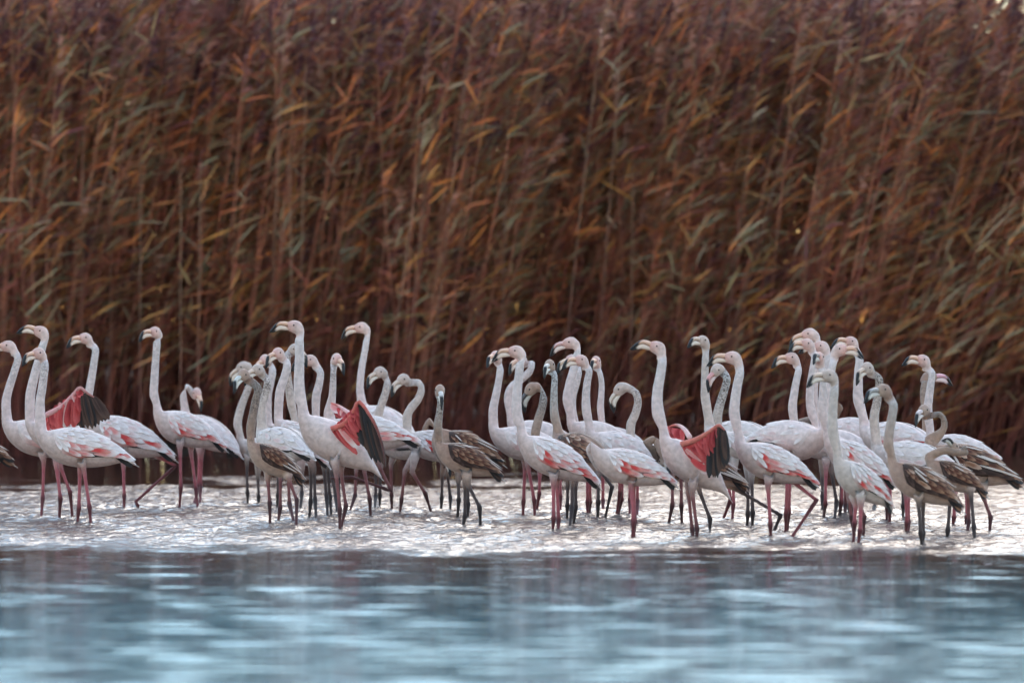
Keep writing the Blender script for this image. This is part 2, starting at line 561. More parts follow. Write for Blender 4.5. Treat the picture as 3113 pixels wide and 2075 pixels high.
# individual reeds whose pale stems stand out at the front of the bed: (top px, bottom px, label)
STAND_OUT = [
    ((16, 60), (2, 1380), 'pale reed stem at the far left edge of the reed bed'),
    ((186, 30), (214, 1385), 'pale upright reed stem above the leftmost flamingo heads'),
    ((256, 110), (246, 1388), 'slim straight reed stem just right of the leftmost pair of heads'),
    ((340, 140), (334, 1390), 'thin pinkish reed stem above the bird with the raised leg'),
    ((126, 690), (260, 1390), 'reed stem tilting the wrong way, top to the left, behind the left birds'),
    ((428, 420), (424, 1385), 'orange-tinted reed stem with ochre leaves left of the lone tall neck'),
    ((550, 520), (548, 1390), 'short brown reed stem right of the lone tall neck'),
    ((610, 480), (600, 1392), 'reed stem carrying the bright orange leaf spray at left centre'),
    ((866, 20), (838, 700), 'pale reed top above the tallest wing-spreading bird'),
    ((880, 480), (892, 1390), 'straight reed stem behind the tallest wing-spreading bird'),
    ((930, 200), (905, 1390), 'slender reed stem leaning right of the tallest bird'),
    ((1320, 330), (1216, 1380), 'pale reed stem leaning right, left one of the close parallel pair'),
    ((1292, 370), (1160, 1385), 'pale reed stem leaning right, lower one of the close parallel pair'),
    ((1442, 40), (1408, 330), 'pale reed tip at top centre with an orange leaf'),
    ((1545, 260), (1520, 1380), 'upright reed stem behind the centre flock'),
    ((1826, 110), (1690, 1385), 'long reed stem leaning right above the centre flock'),
    ((1900, 10), (1800, 1385), 'tall reed stem with sunlit upper leaves at centre right'),
    ((1925, 560), (1915, 1385), 'reed stem with one bright orange leaf above the right wing-spreading bird'),
    ((2300, 270), (2170, 1380), 'reed stem with a kinked orange sheath at right centre'),
    ((2530, 30), (2440, 330), 'reddish reed top leaning right at upper right'),
    ((2600, 360), (2520, 1380), 'pale reed stem leaning right behind the right flock'),
    ((2720, 690), (2640, 1385), 'short bright reed stem above the tight group of heads'),
    ((2835, 20), (2790, 1385), 'long pinkish reed stem at the upper right'),
    ((2880, 690), (2846, 1200), 'pale reed stem left of the rightmost tall neck'),
    ((2985, 690), (2860, 1385), 'reed stem leaning hard to the right near the right edge'),
    ((3040, 800), (2880, 1390), 'fallen looking reed stem at lower right of the bed'),
    ((3100, 760), (2930, 1395), 'slanting reed stem at the far right edge'),
]

def build_stand_out_reeds():
    r = np.random.default_rng(5)
    for (tp, bp, label) in STAND_OUT:
        D = REED_FRONT + 0.15 + r.uniform(-0.2, 0.2)
        a = np.array(px3(*bp, D)); b = np.array(px3(*tp, D))
        d = b - a
        # run the stem down into the mud
        base = a - d * ((a[2] + 0.2) / d[2])
        d = b - base
        H = float(np.linalg.norm(d))
        lean = (d[0] / H, 0.0)
        orange = 0.5 if ('orange' in label or 'sunlit' in label) else 0.12
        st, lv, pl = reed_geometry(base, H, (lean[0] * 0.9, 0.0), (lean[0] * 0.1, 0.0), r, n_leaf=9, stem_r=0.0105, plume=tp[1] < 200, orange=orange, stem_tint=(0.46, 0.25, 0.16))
        root = link('reed', None, loc=tuple(base))
        tag(root, label, 'reed', 'reeds standing out at the front of the reed bed')
        off = np.array(base)
        link('stem', big_mesh('reed_stem', st[0] - off, st[1], REED, st[2]), root)
        for q in lv:
            link('leaf', big_mesh('reed_leaf', q[0] - off, q[1], REED, q[2]), root)
        if pl is not None:
            link('plume', big_mesh('reed_plume', pl[0] - off, pl[1], REED, pl[2]), root)

# ------------------------------------------------------------------ flamingos
ORIGIN = {'A': 0, 'B': 650, 'C': 1150, 'D': 1700, 'E': 2250, 'F': 2600}
ZS = 2.24
def zpx(reg, p):
    return ORIGIN[reg] + p[0] / ZS, 950 + p[1] / ZS

def at(reg, p, D):
    x, y = zpx(reg, p)
    return px3(x, y, D)

# torso outline in (along axis, below axis) pairs, ventral and dorsal, and half width, all in units of the axis length
TORSO = [
    ((-.150, -.030), (.000, .000), .064),
    ((-.095, .090), (.060, -.035), .100),
    ((.010, .195), (.125, -.072), .140),
    ((.150, .255), (.230, -.122), .170),
    ((.305, .268), (.340, -.152), .182),
    ((.500, .225), (.480, -.166), .172),
    ((.690, .135), (.670, -.142), .132),
    ((.870, .022), (.850, -.072), .070),
    ((1.00, .004), (1.00, -.014), .022),
]
HEAD = [
    ((.046, -.036), (.046, .021), .0215),
    ((.022, -.047), (.020, .032), .030),
    ((-.004, -.058), (-.012, .035), .035),
    ((-.014, -.066), (-.046, .022), .036),
    ((-.016, -.074), (-.066, -.010), .034),
    ((-.016, -.086), (-.074, -.050), .031),
]
NSEG = 16

def catmull(seq, tau):
    i = int(math.floor(tau)); f = tau - i
    n = len(seq)
    i = max(0, min(n - 2, i)); f = tau - i
    p1, p2 = seq[i], seq[i + 1]
    p0 = seq[i - 1] if i > 0 else p1 * 2 - p2
    p3 = seq[i + 2] if i + 2 < n else p2 * 2 - p1
    return 0.5 * ((2 * p1) + (p2 - p0) * f + (2 * p0 - 5 * p1 + 4 * p2 - p3) * f * f + (3 * p1 - p0 - 3 * p2 + p3) * f ** 3)

ADULT = dict(head=(.66, .46, .41), face=(.62, .32, .27), neck=(.64, .53, .51), neck_low=(.66, .48, .45), back=(.73, .57, .535), belly=(.50, .335, .295))  # belly pigment darkened to model the shade under the body
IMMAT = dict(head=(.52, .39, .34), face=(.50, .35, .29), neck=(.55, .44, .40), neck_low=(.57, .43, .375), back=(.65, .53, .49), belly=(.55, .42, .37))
JUVEN = dict(head=(.35, .21, .16), face=(.38, .25, .19), neck=(.35, .25, .21), neck_low=(.36, .215, .155), back=(.24, .105, .065), belly=(.47, .31, .245))
LEGS = {'p': ((.40, .100, .115), (.105, .026, .030)), 'm': ((.22, .075, .075), (.060, .022, .023)), 'd': ((.090, .060, .058), (.038, .026, .027))}

def lerp3(a, b, t):
    return tuple(a[i] * (1 - t) + b[i] * t for i in range(3))

FEATHER_MESH = {}
def feather_mesh(kind, broad):
    key = (kind, broad)
    if key in FEATHER_MESH: return FEATHER_MESH[key]
    xs = [0.0, 0.25, 0.55, 0.85, 1.0]
    ws = [0.30, 0.85, 1.0, 0.72, 0.10] if broad else [0.45, 0.9, 1.0, 0.8, 0.12]
    centre = {'white': (.68, .54, .51), 'blush': (.70, .47, .44), 'salmon': (.70, .24, .22), 'red': (.60, .050, .048), 'black': (.016, .012, .013),
              'brown': (.085, .024, .012), 'buff': (.26, .105, .055), 'dusk': (.034, .013, .010), 'pale': (.60, .46, .40), 'smoke': (.085, .052, .046), 'crimson': (.30, .020, .024), 'scarlet': (.54, .048, .050)}[kind]
    edge = {'white': (.80, .68, .65), 'blush': (.79, .60, .56), 'salmon': (.70, .40, .36), 'red': (.58, .12, .10), 'black': (.03, .022, .022),
            'brown': (.22, .080, .045), 'buff': (.50, .30, .21), 'dusk': (.085, .042, .030), 'pale': (.66, .52, .45), 'smoke': (.15, .10, .085), 'crimson': (.48, .06, .06), 'scarlet': (.60, .10, .095)}[kind]
    tipc = {'salmon': (.76, .58, .54), 'red': (.66, .26, .22), 'blush': (.80, .67, .64), 'brown': (.30, .145, .085), 'pale': (.68, .55, .48)}.get(kind, edge)
    V, F, C = [], [], []
    for x, w in zip(xs, ws):
        for y in (-1, -0.35, 0.35, 1):
            V.append((x, y * w * 0.5, -0.05 * x * x - 0.018 * abs(y) * w + 0.05 * x))
            C.append((*(tipc if x > .8 else (edge if abs(y) == 1 else centre)), 0.0))
    for i in range(4):
        for j in range(3):
            F.append((i * 4 + j, i * 4 + j + 1, (i + 1) * 4 + j + 1, (i + 1) * 4 + j))
    me = make_mesh('feather', V, F, PLUM, C)
    FEATHER_MESH[key] = me
    return me

def add_feather(parent, base, root, tip, normal, width, kind, broad=True):
    """one feather object from root to tip (world), under parent whose world origin is base"""
    d = tip - root
    ln = d.length
    if ln < 1e-4: return
    x = d / ln
    z = normal - x * normal.dot(x)
    if z.length < 1e-4: z = Vector((0, 0, 1)) - x * x.z
    z.normalize()
    y = z.cross(x)
    M = Matrix(((x.x * ln, y.x * width, z.x * ln, root.x - base.x), (x.y * ln, y.y * width, z.y * ln, root.y - base.y), (x.z * ln, y.z * width, z.z * ln, root.z - base.z), (0, 0, 0, 1)))
    o = link('feather', feather_mesh(kind, broad), parent)
    o.matrix_local = M
    return o

LEG_POINTS = []
CAMPOS = Vector((0, 0, CAM_H))

def loft_bill(rows, frame, tone, black_from, parent, base, name):
    O, fx, fu, fl = frame
    V, F, C = [], [], []
    n = 8
    for (v, d, w) in rows:
        c = ((v[0] + d[0]) / 2, (v[1] + d[1]) / 2); a = ((d[0] - v[0]) / 2, (d[1] - v[1]) / 2)
        for k in range(n):
            al = 2 * math.pi * k / n
            px = c[0] + a[0] * math.cos(al); pu = c[1] + a[1] * math.cos(al)
            V.append(O + fx * px + fu * pu + fl * (w * math.sin(al)) - base)
            blk = px > black_from
            C.append((.018, .016, .018) if blk else tone)
    for i in range(len(rows) - 1):
        for k in range(n):
            F.append((i * n + k, i * n + (k + 1) % n, (i + 1) * n + (k + 1) % n, (i + 1) * n + k))
    F.append(tuple(range(n))[::-1]); F.append(tuple((len(rows) - 1) * n + k for k in range(n)))
    link(name, make_mesh(name, V, F, HORN, C), parent)

UPPER = [((.040, -.014), (.040, .0225), .020), ((.066, -.004), (.066, .027), .0185), ((.095, .002), (.098, .026), .017), ((.112, -.002), (.120, .018), .0155),
         ((.126, -.014), (.138, .003), .014), ((.140, -.030), (.154, -.016), .011), ((.158, -.047), (.168, -.036), .007), ((.176, -.058), (.178, -.054), .002)]
LOWER = [((.040, -.038), (.040, -.0135), .020), ((.062, -.037), (.066, -.0045), .0195), ((.085, -.036), (.094, .0005), .019), ((.102, -.037), (.112, -.005), .0165),
         ((.117, -.042), (.127, -.018), .013), ((.134, -.050), (.141, -.033), .009), ((.150, -.055), (.157, -.047), .005), ((.166, -.058), (.168, -.055), .0015)]

def solve_head(eye, tip):
    dx = eye.x - tip.x; dz = tip.z - eye.z
    R = .1870; ph = math.asin(.056 / R)
    s = max(-0.98, min(0.98, -dz / R))
    theta = math.asin(s) - ph
    hor = R * math.cos(theta + ph)
    c = max(-1, min(1, dx / max(hor, 1e-3)))
    if c > 0.93: c = 1.0
    if c < -0.93: c = -1.0
    return theta, math.acos(c)

def build_flamingo(b):
    r = random.Random(b['id'])
    reg = b['reg']
    fy = 950 + b['fy'] / ZS
    D = FPX * CAM_H / (fy - HORIZON)
    psi = math.radians(b.get('psi', 0))
    fwd = Vector((-math.cos(psi), -math.sin(psi), 0)); lat = Vector((math.sin(psi), -math.cos(psi), 0))
    ty = b.get('ty', 'a'); PAL = {'a': ADULT, 'i': IMMAT, 'j': JUVEN}[ty]
    pk = b.get('pk', 0.6)
    # ---- torso frame
    n0 = at(reg, b['N'], D); t0 = at(reg, b['T'], D)
    dz = t0.z - n0.z
    if 'L' in b:
        L = b['L']; du = math.sqrt(max(.05, L * L - dz * dz))
    else:
        du = (t0.x - n0.x) / math.cos(psi); L = math.hypot(du, dz)
    Yn = D - math.sin(psi) * du * 0.42
    N3 = at(reg, b['N'], Yn)
    e1 = (du / L, dz / L); e2 = (dz / L, -du / L)
    hs = b.get('hs', 1.0)
    def tp(s, d):
        u = (e1[0] * s + e2[0] * d * hs) * L; z = (e1[1] * s + e2[1] * d * hs) * L
        return N3 - fwd * u + Vector((0, 0, z))
    torso = []
    g1 = (.927, -.375); g2 = (-.375, -.927)
    def tp_upright(s, d):
        return N3 - fwd * ((g1[0] * s + g2[0] * d) * L) + Vector((0, 0, (g1[1] * s + g2[1] * d) * L))
    for k, (v, d, w) in enumerate(TORSO):
        V = tp(*v).lerp(tp_upright(*v), max(0.0, 1 - k * .3)); Dd = tp(*d)
        torso.append(((V + Dd) / 2, (Dd - V) / 2, lat * (w * L * b.get('ws', 1.0))))
    # ---- head frame
    hd = b.get('hd', 0.0)
    Yb = torso[0][0].y
    Yh = Yb + hd
    eye = at(reg, b['eye'], Yh); tip = at(reg, b['tip'], Yh)
    theta, phi = solve_head(eye, tip)
    if b.get('away'): phi = -phi
    hf = Vector((-math.cos(phi), -math.sin(phi), 0)); hl = Vector((math.sin(phi), -math.cos(phi), 0))
    fx = hf * math.cos(theta) + Vector((0, 0, -math.sin(theta)))
    fu = Vector((0, 0, math.cos(theta))) + hf * math.sin(theta)
    near = 1.0 if hl.y < 0 else -1.0
    hsz = b.get('hz', 1.0)
    O = eye - hl * (near * 0.026 * hsz)
    fx = fx * hsz; fu = fu * hsz
    head = []
    for (v, d, w) in HEAD:
        V = O + fx * v[0] + fu * v[1]; Dd = O + fx * d[0] + fu * d[1]
        head.append(((V + Dd) / 2, (Dd - V) / 2, hl * (w * hsz)))
    # ---- neck rings, from the base up, so that the frame is carried along
    nk = b['nk']
    npts = [at(reg, p, Yh + (Yb - Yh) * ((i + 1) / (len(nk) + 1))) for i, p in enumerate(nk)]
    while len(npts) > 2 and (npts[-1] - torso[0][0]).length < .085: npts.pop()
    chain = [head[-1][0]] + npts + [torso[0][0]]
    rn0, rn1 = [q * .93 for q in b.get('nr', (.0285, .041))]
    B = lat.copy(); A_prev = torso[0][1]
    neck = []
    m = len(npts)
    for i in range(m, 0, -1):
        t = (chain[i - 1] - chain[i + 1]).normalized()
        B = (B - t * B.dot(t)).normalized()
        A = t.cross(B)
        if A.dot(A_prev) < 0: A = -A
        A_prev = A
        q = i / (m + 1)
        rad = rn0 + (rn1 - rn0) * q ** 1.6
        neck.append([chain[i], A * rad, B * rad, t, rad])
    # twist so that the top meets the head's side vector
    tt = (chain[0] - chain[1]).normalized()
    hA = head[-1][1].normalized()
    Bt = (B - tt * B.dot(tt)).normalized(); At = (A_prev - tt * A_prev.dot(tt)).normalized()
    hAp = hA - tt * hA.dot(tt)
    twist = 0.0
    if hAp.length > 0.25:
        hAp.normalize()
        twist = math.atan2(hAp.dot(Bt), hAp.dot(At))
    out = []
    for k, (c, A, Bv, t, rad) in enumerate(neck):
        a = twist * (k + 1) / (m + 1)
        A2 = A * math.cos(a) + Bv * math.sin(a); B2 = Bv * math.cos(a) - A * math.sin(a)
        out.append((c, A2, B2))
    # the head's side vector must agree in sign with the neck's
    lastB = out[-1][2] if out else torso[0][2]
    if lastB.dot(head[-1][2]) < 0:
        head = [(c, A, -Bv) for (c, A, Bv) in head]
    ctrl = head + out[::-1] + torso
    nh, nn = len(head), len(out)
    off = nh + nn
    Cc = [c[0] for c in ctrl]; Ac = [c[1] for c in ctrl]; Bc = [c[2] for c in ctrl]
    taus = []
    for i in range(len(ctrl) - 1):
        dist = (Cc[i + 1] - Cc[i]).length
        st = max(2, min(6, int(dist / 0.022)))
        for k in range(st): taus.append(i + k / st)
    taus.append(len(ctrl) - 1)
    base = Vector((N3.x + (t0.x - n0.x) * 0.45, D, 0.0))
    fx_feet = [at(reg, l[-1], D).x for l in b['legs'] if len(l) == 3]
    if fx_feet: base.x = sum(fx_feet) / len(fx_feet)
    V, C = [], []
    mot = b.get('mot', {'a': .35, 'i': .6, 'j': .75}[ty])
    mot_head = {'a': 0.0, 'i': .15, 'j': .3}[ty]
    for tau in taus:
        c = catmull(Cc, tau); A = catmull(Ac, tau); Bv = catmull(Bc, tau)
        for j in range(NSEG):
            al = 2 * math.pi * j / NSEG
            V.append(c + A * math.cos(al) + Bv * math.sin(al))
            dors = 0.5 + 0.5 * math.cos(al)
            if tau < nh - 1:
                q = tau / (nh - 1)
                col = lerp3(PAL['face'], PAL['head'], min(1, q * 1.6)); mo = mot_head * q
            elif tau < off:
                q = (tau - nh + 1) / (nn + 1)
                nkc = b.get('nc', PAL['neck'])
                if q < 0.15: col = lerp3(PAL['head'], nkc, q / 0.15)
                else: col = lerp3(nkc, PAL['neck_low'], (q - 0.15) / 0.85)
                mo = mot * (0.35 + 0.65 * math.sin(math.pi * min(1, q * 1.15 + 0.12))) * (1 - 0.5 * q)
                if q < .15: mo = mot_head + (mo - mot_head) * q / .15
            else:
                q = tau - off
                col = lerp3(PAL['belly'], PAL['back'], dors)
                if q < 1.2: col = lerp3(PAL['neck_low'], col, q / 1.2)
                mo = mot * 0.3 * max(0, 1 - q / 2) + (0.12 if ty == 'j' else 0.0)
            C.append((*col, min(1.0, 2.0 * mo ** 1.5)))
    nr = len(taus)
    F = {}
    for i in range(nr - 1):
        for j in range(NSEG):
            F[(i, j)] = (i * NSEG + j, i * NSEG + (j + 1) % NSEG, (i + 1) * NSEG + (j + 1) % NSEG, (i + 1) * NSEG + j)
    extra = []
    # ---- legs grown out of the belly
    legs = b['legs']
    order = sorted(range(len(legs)), key=lambda k: -legs[k][-1][1] if len(legs[k]) == 3 else -legs[k][1][1])
    side_near = 1 if lat.y < 0 else -1
    lc, lj = LEGS[b.get('lc', 'p')]
    used = set()
    for rank, li in enumerate(order[:2]):
        pts = legs[li]
        sd = side_near if rank == 0 else -side_near
        j = 5 if sd > 0 else NSEG - 5
        Bsign = 1 if torso[4][2].dot(lat) > 0 else -1
        want = at(reg, pts[0], D)
        best = None
        for i, tau in enumerate(taus):
            if off + 2.6 <= tau <= off + 6.2 and i + 1 < nr:
                p = V[i * NSEG + j]
                e = abs(p.x - want.x) + 0.02 * abs(tau - off - 4.3)
                if best is None or e < best[0]: best = (e, i)
        i = best[1]
        if i in used: i += 1
        used.add(i)
        loop = [(i - 1, j - 1), (i - 1, j), (i - 1, j + 1), (i, j + 1), (i + 1, j + 1), (i + 1, j), (i + 1, j - 1), (i, j - 1)]
        for q in ((i - 1, j - 1), (i - 1, j), (i, j - 1), (i, j)): F.pop(q, None)
        lidx = [a * NSEG + (c % NSEG) for a, c in loop]
        hip = V[i * NSEG + j]
        Yl = D + (-0.055 if sd == side_near else 0.055) * abs(math.cos(psi))
        wp = []
        for k, p in enumerate(pts):
            yy = Yl
            if k == len(pts) - 1 and len(pts) == 3:
                fyk = 950 + p[1] / ZS
                Df = FPX * CAM_H / (fyk - HORIZON)
                yy = D + max(-0.22, min(0.22, Df - D))
                q3 = at(reg, p, yy)
                dirn = (q3 - wp[-1]); q3 = wp[-1] + dirn * ((wp[-1].z + 0.07) / max(1e-3, wp[-1].z - q3.z)) if wp[-1].z > q3.z else Vector((q3.x, yy, -.07))
                LEG_POINTS.append((q3.x, q3.y))
                wp.append(q3)
            else:
                wp.append(at(reg, p, yy + (0.0 if k == 0 else 0.0)))
        if wp[0].z > hip.z - 0.03: wp[0].z = hip.z - 0.03
        # centre line with radii
        cl = []
        cl.append((hip.lerp(wp[0], 0.45), .036, 0))
        cl.append((wp[0].copy(), .020, 0))
        ank = wp[1]
        cl.append((wp[0].lerp(ank, .22), .0138, 1)); cl.append((wp[0].lerp(ank, .6), .0118, 1)); cl.append((wp[0].lerp(ank, .88), .0135, 1.3))
        cl.append((ank, .0195, 2))
        nx = wp[2]
        cl.append((ank.lerp(nx, .14), .0155, 2)); cl.append((ank.lerp(nx, .4), .0108, 2)); cl.append((ank.lerp(nx, .9), .0118, 2)); cl.append((nx, .014, 2))
        for k in range(3, len(wp)):
            cl.append((wp[k - 1].lerp(wp[k], .6), .016, 2)); cl.append((wp[k], .006, 2))
        prev = lidx
        prev_c = hip
        bvec = V[lidx[0]] - hip
        sgn = None
        for k, (c, rad, tone) in enumerate(cl):
            nxt = cl[k + 1][0] if k + 1 < len(cl) else c + (c - prev_c)
            t = ((c - prev_c).normalized() + (nxt - c).normalized())
            if t.length < 0.2: t = (c - prev_c)
            t.normalize()
            x = bvec - t * bvec.dot(t)
            if x.length < 1e-4: x = Vector((1, 0, 0)) - t * t.x
            x.normalize(); y = t.cross(x)
            if sgn is None: sgn = 1 if (V[lidx[2]] - hip).dot(y) > 0 else -1
            ids = []
            for a in range(8):
                an = sgn * a * math.pi / 4
                ids.append(len(V))
                V.append(c + (x * math.cos(an) + y * math.sin(an)) * rad)
                if tone == 0: cc = PAL['belly']
                elif tone <= 1: cc = lc
                elif tone < 2: cc = lerp3(lc, lj, .4)
                else: cc = lj if rad > .015 else lerp3(lc, lj, .78)
                if k == 1: cc = lerp3(PAL['belly'], lc, .6)
                C.append((*cc, 0.0))
            for a in range(8):
                extra.append((prev[a], prev[(a + 1) % 8], ids[(a + 1) % 8], ids[a]))
            prev = ids; prev_c = c; bvec = x
        extra.append(tuple(prev))
    # caps
    faces = list(F.values()) + extra
    faces.append(tuple(range(NSEG))[::-1])
    faces.append(tuple((nr - 1) * NSEG + j for j in range(NSEG)))
    root = link('flamingo', None, loc=tuple(base))
    tag(root, b['label'], 'flamingo', 'flamingos wading in the shallow lagoon')
    me = make_mesh('flamingo_body', [v - base for v in V], faces, PLUM, C)
    link('body', me, root)
    # ---- bill and eyes
    tone = b.get('bill', {'a': (.68, .40, .29), 'i': (.60, .42, .33), 'j': (.50, .38, .32)}[ty])
    tone2 = lerp3(tone, (.74, .63, .54), .55)
    frame = (O, fx, fu, hl * hsz)
    loft_bill(UPPER, frame, tone, .116, root, base, 'upper_bill')
    loft_bill(LOWER, frame, tone2, .128, root, base, 'lower_bill')
    for s in (1, -1):
        ev = []
        ec = O + hl * (s * .0325 * hsz)
        EV, EF = [], []
        for a in range(5):
            th = math.pi * a / 4
            for k in range(8):
                ph2 = 2 * math.pi * k / 8
                EV.append(ec + Vector((math.sin(th) * math.cos(ph2), math.sin(th) * math.sin(ph2), math.cos(th))) * .0064 - base)
        for a in range(4):
            for k in range(8):
                EF.append((a * 8 + k, a * 8 + (k + 1) % 8, (a + 1) * 8 + (k + 1) % 8, (a + 1) * 8 + k))
        link('eye', make_mesh('eye', EV, EF, EYE), root)
    # ---- folded wings
    def surf(tau, al):
        c = catmull(Cc, off + tau); A = catmull(Ac, off + tau); Bv = catmull(Bc, off + tau)
        p = c + A * math.cos(al) + Bv * math.sin(al)
        nrm = A.normalized() * (math.cos(al) / A.length) + Bv.normalized() * (math.sin(al) / Bv.length)
        return p, nrm.normalized()
    bs = 1 if torso[4][2].dot(lat) > 0 else -1
    open_sides = b.get('open', {})
    for sd in (1, -1):
        is_near = (sd * side_near > 0)
        which = 'near' if is_near else 'far'
        if which in open_sides:
            open_wing(root, base, b, D, open_sides[which], r, which)
            continue
        asign = sd * bs
        def wing_pt(u, v):
            tau = 1.15 + u * 6.35
            amin = math.radians(8)
            # lower wing edge
            amax = math.radians(48 + 72 * min(1, u / .35) ** .8 - 40 * max(0, (u - .55) / .45) ** 1.2)
            al = asign * (amin + (amax - amin) * v)
            p, nrm = surf(tau, al)
            bulge = min(1, u / .18) * min(1, v / .3)
            lift = .003 + .015 * bulge
            return p + nrm * (lift * L / .68), nrm
        NU, NV = 14, 8
        WV, WF, WC = [], [], []
        for iu in range(NU + 1):
            u = iu / NU
            for iv in range(NV + 1):
                v = iv / NV
                p, nrm = wing_pt(u, v)
                if iv == NV or iu == NU or iu == 0: p = p - nrm * .022
                WV.append(p - base)
                if ty == 'j':
                    col = lerp3((.22, .12, .08), (.045, .022, .017), smooth1(.15, .75, v + .2 * u))
                else:
                    red = pk * smooth1(.55, .85, v) * smooth1(.25, .5, u)
                    col = lerp3(PAL['back'], (.60, .16, .14), red)
                    if v > .8 and u > .62: col = (.03, .024, .024)
                WC.append((*col, .15 if ty == 'j' else 0.0))
        for iu in range(NU):
            for iv in range(NV):
                a = iu * (NV + 1) + iv
                WF.append((a, a + 1, a + NV + 2, a + NV + 1))
        w = link('wing', make_mesh('wing', WV, WF, PLUM, WC), root)
        det = b.get('fe', 1)
        if not is_near or det == 0: continue
        rows = 6 if det == 1 else 4
        cols = 7 if det == 1 else 4
        for iv in range(rows):
            for iu in range(cols):
                u = .06 + (iu + .5 * (iv % 2) + r.uniform(-.15, .15)) / cols * .86
                v = .10 + iv / rows * .86 + r.uniform(-.03, .03)
                if u > .93: continue
                v = min(v, .95); u = max(.02, u)
                p, nrm = wing_pt(u, v)
                ln_u = r.uniform(.17, .23) * (1.25 if det != 1 else 1.0)
                p2, n2 = wing_pt(min(1.06, u + ln_u), min(1.0, v + .05))
                d = (p2 - p)
                lift = nrm * .004
                root3 = p - nrm * .001; tip3 = p + d + n2 * .013 + Vector((0, 0, -.004))
                stretch = 1.5
                if ty == 'j':
                    x = r.random()
                    kind = 'brown' if x < .72 else ('buff' if x < .80 else 'pale')
                    if v < .25: kind = 'buff' if x < .3 else ('pale' if x < .6 else 'brown')
                    if v > .74: kind = 'dusk' if u < .8 else 'black'
                else:
                    x = r.random()
                    if v > .86 and u > .58: kind = 'black'
                    elif v > .60 and u > .26: kind = 'red' if x < pk * .45 else ('salmon' if x < pk * .9 else 'blush')
                    elif v > .42: kind = 'salmon' if x < pk * .18 else ('blush' if x < .25 + pk * .3 else 'white')
                    else: kind = 'blush' if x < .08 + pk * .14 else 'white'
                if kind == 'pale' and u < .75: tip3 = root3 + (tip3 - root3) * stretch + n2 * .006
                add_feather(w, base, root3, tip3, (nrm + n2).normalized(), ((.015 if kind == 'pale' else r.uniform(.030, .042)) if ty == 'j' else r.uniform(.030, .044)) * L / .68, kind)
        # long tertials over the tail and the dark wing points below them
        for k in range(4):
            p, nrm = wing_pt(.70 + .03 * k, .22 + .17 * k)
            tpos = torso[-1][0] + (torso[-2][0] - torso[-1][0]) * (.05 + .30 * k / 3) + Vector((0, 0, .02 - .018 * k)) + lat * (sd * .018)
            kind = ('black' if k == 3 else ('dusk' if r.random() < .5 else 'brown')) if ty == 'j' else ('black' if k >= 2 else ('salmon' if r.random() < pk * .7 else 'white'))
            add_feather(w, base, p, tpos, nrm, .042, kind, False)
    # ---- tail
    TV, TF, TC = [], [], []
    tip0 = torso[-1][0]; axis = (torso[-1][0] - torso[-2][0]).normalized()
    upv = lat.cross(axis)
    k = 0
    for s in (-2, -1, 0, 1, 2):
        dirt = (axis + lat * (.10 * s)).normalized()
        a0 = tip0 - axis * .07 + lat * (s * .006)
        a1 = tip0 + dirt * (.030 - .006 * abs(s))
        w = lat * .013
        TV += [a0 - w, a0 + w, a1 + w * .6, a1 - w * .6, a0 - w - upv * .006, a0 + w - upv * .006, a1 + w * .6 - upv * .003, a1 - w * .6 - upv * .003]
        TF += [tuple(k + q for q in f) for f in ((0, 1, 2, 3), (7, 6, 5, 4), (0, 4, 5, 1), (1, 5, 6, 2), (2, 6, 7, 3), (3, 7, 4, 0))]
        TC += [(.70, .60, .57, 0)] * 8
        k += 8
    link('tail', make_mesh('tail', [v - base for v in TV], TF, PLUM, TC, smooth=False), root)

def smooth1(a, b, x):
    t = max(0.0, min(1.0, (x - a) / (b - a)))
    return t * t * (3 - 2 * t)

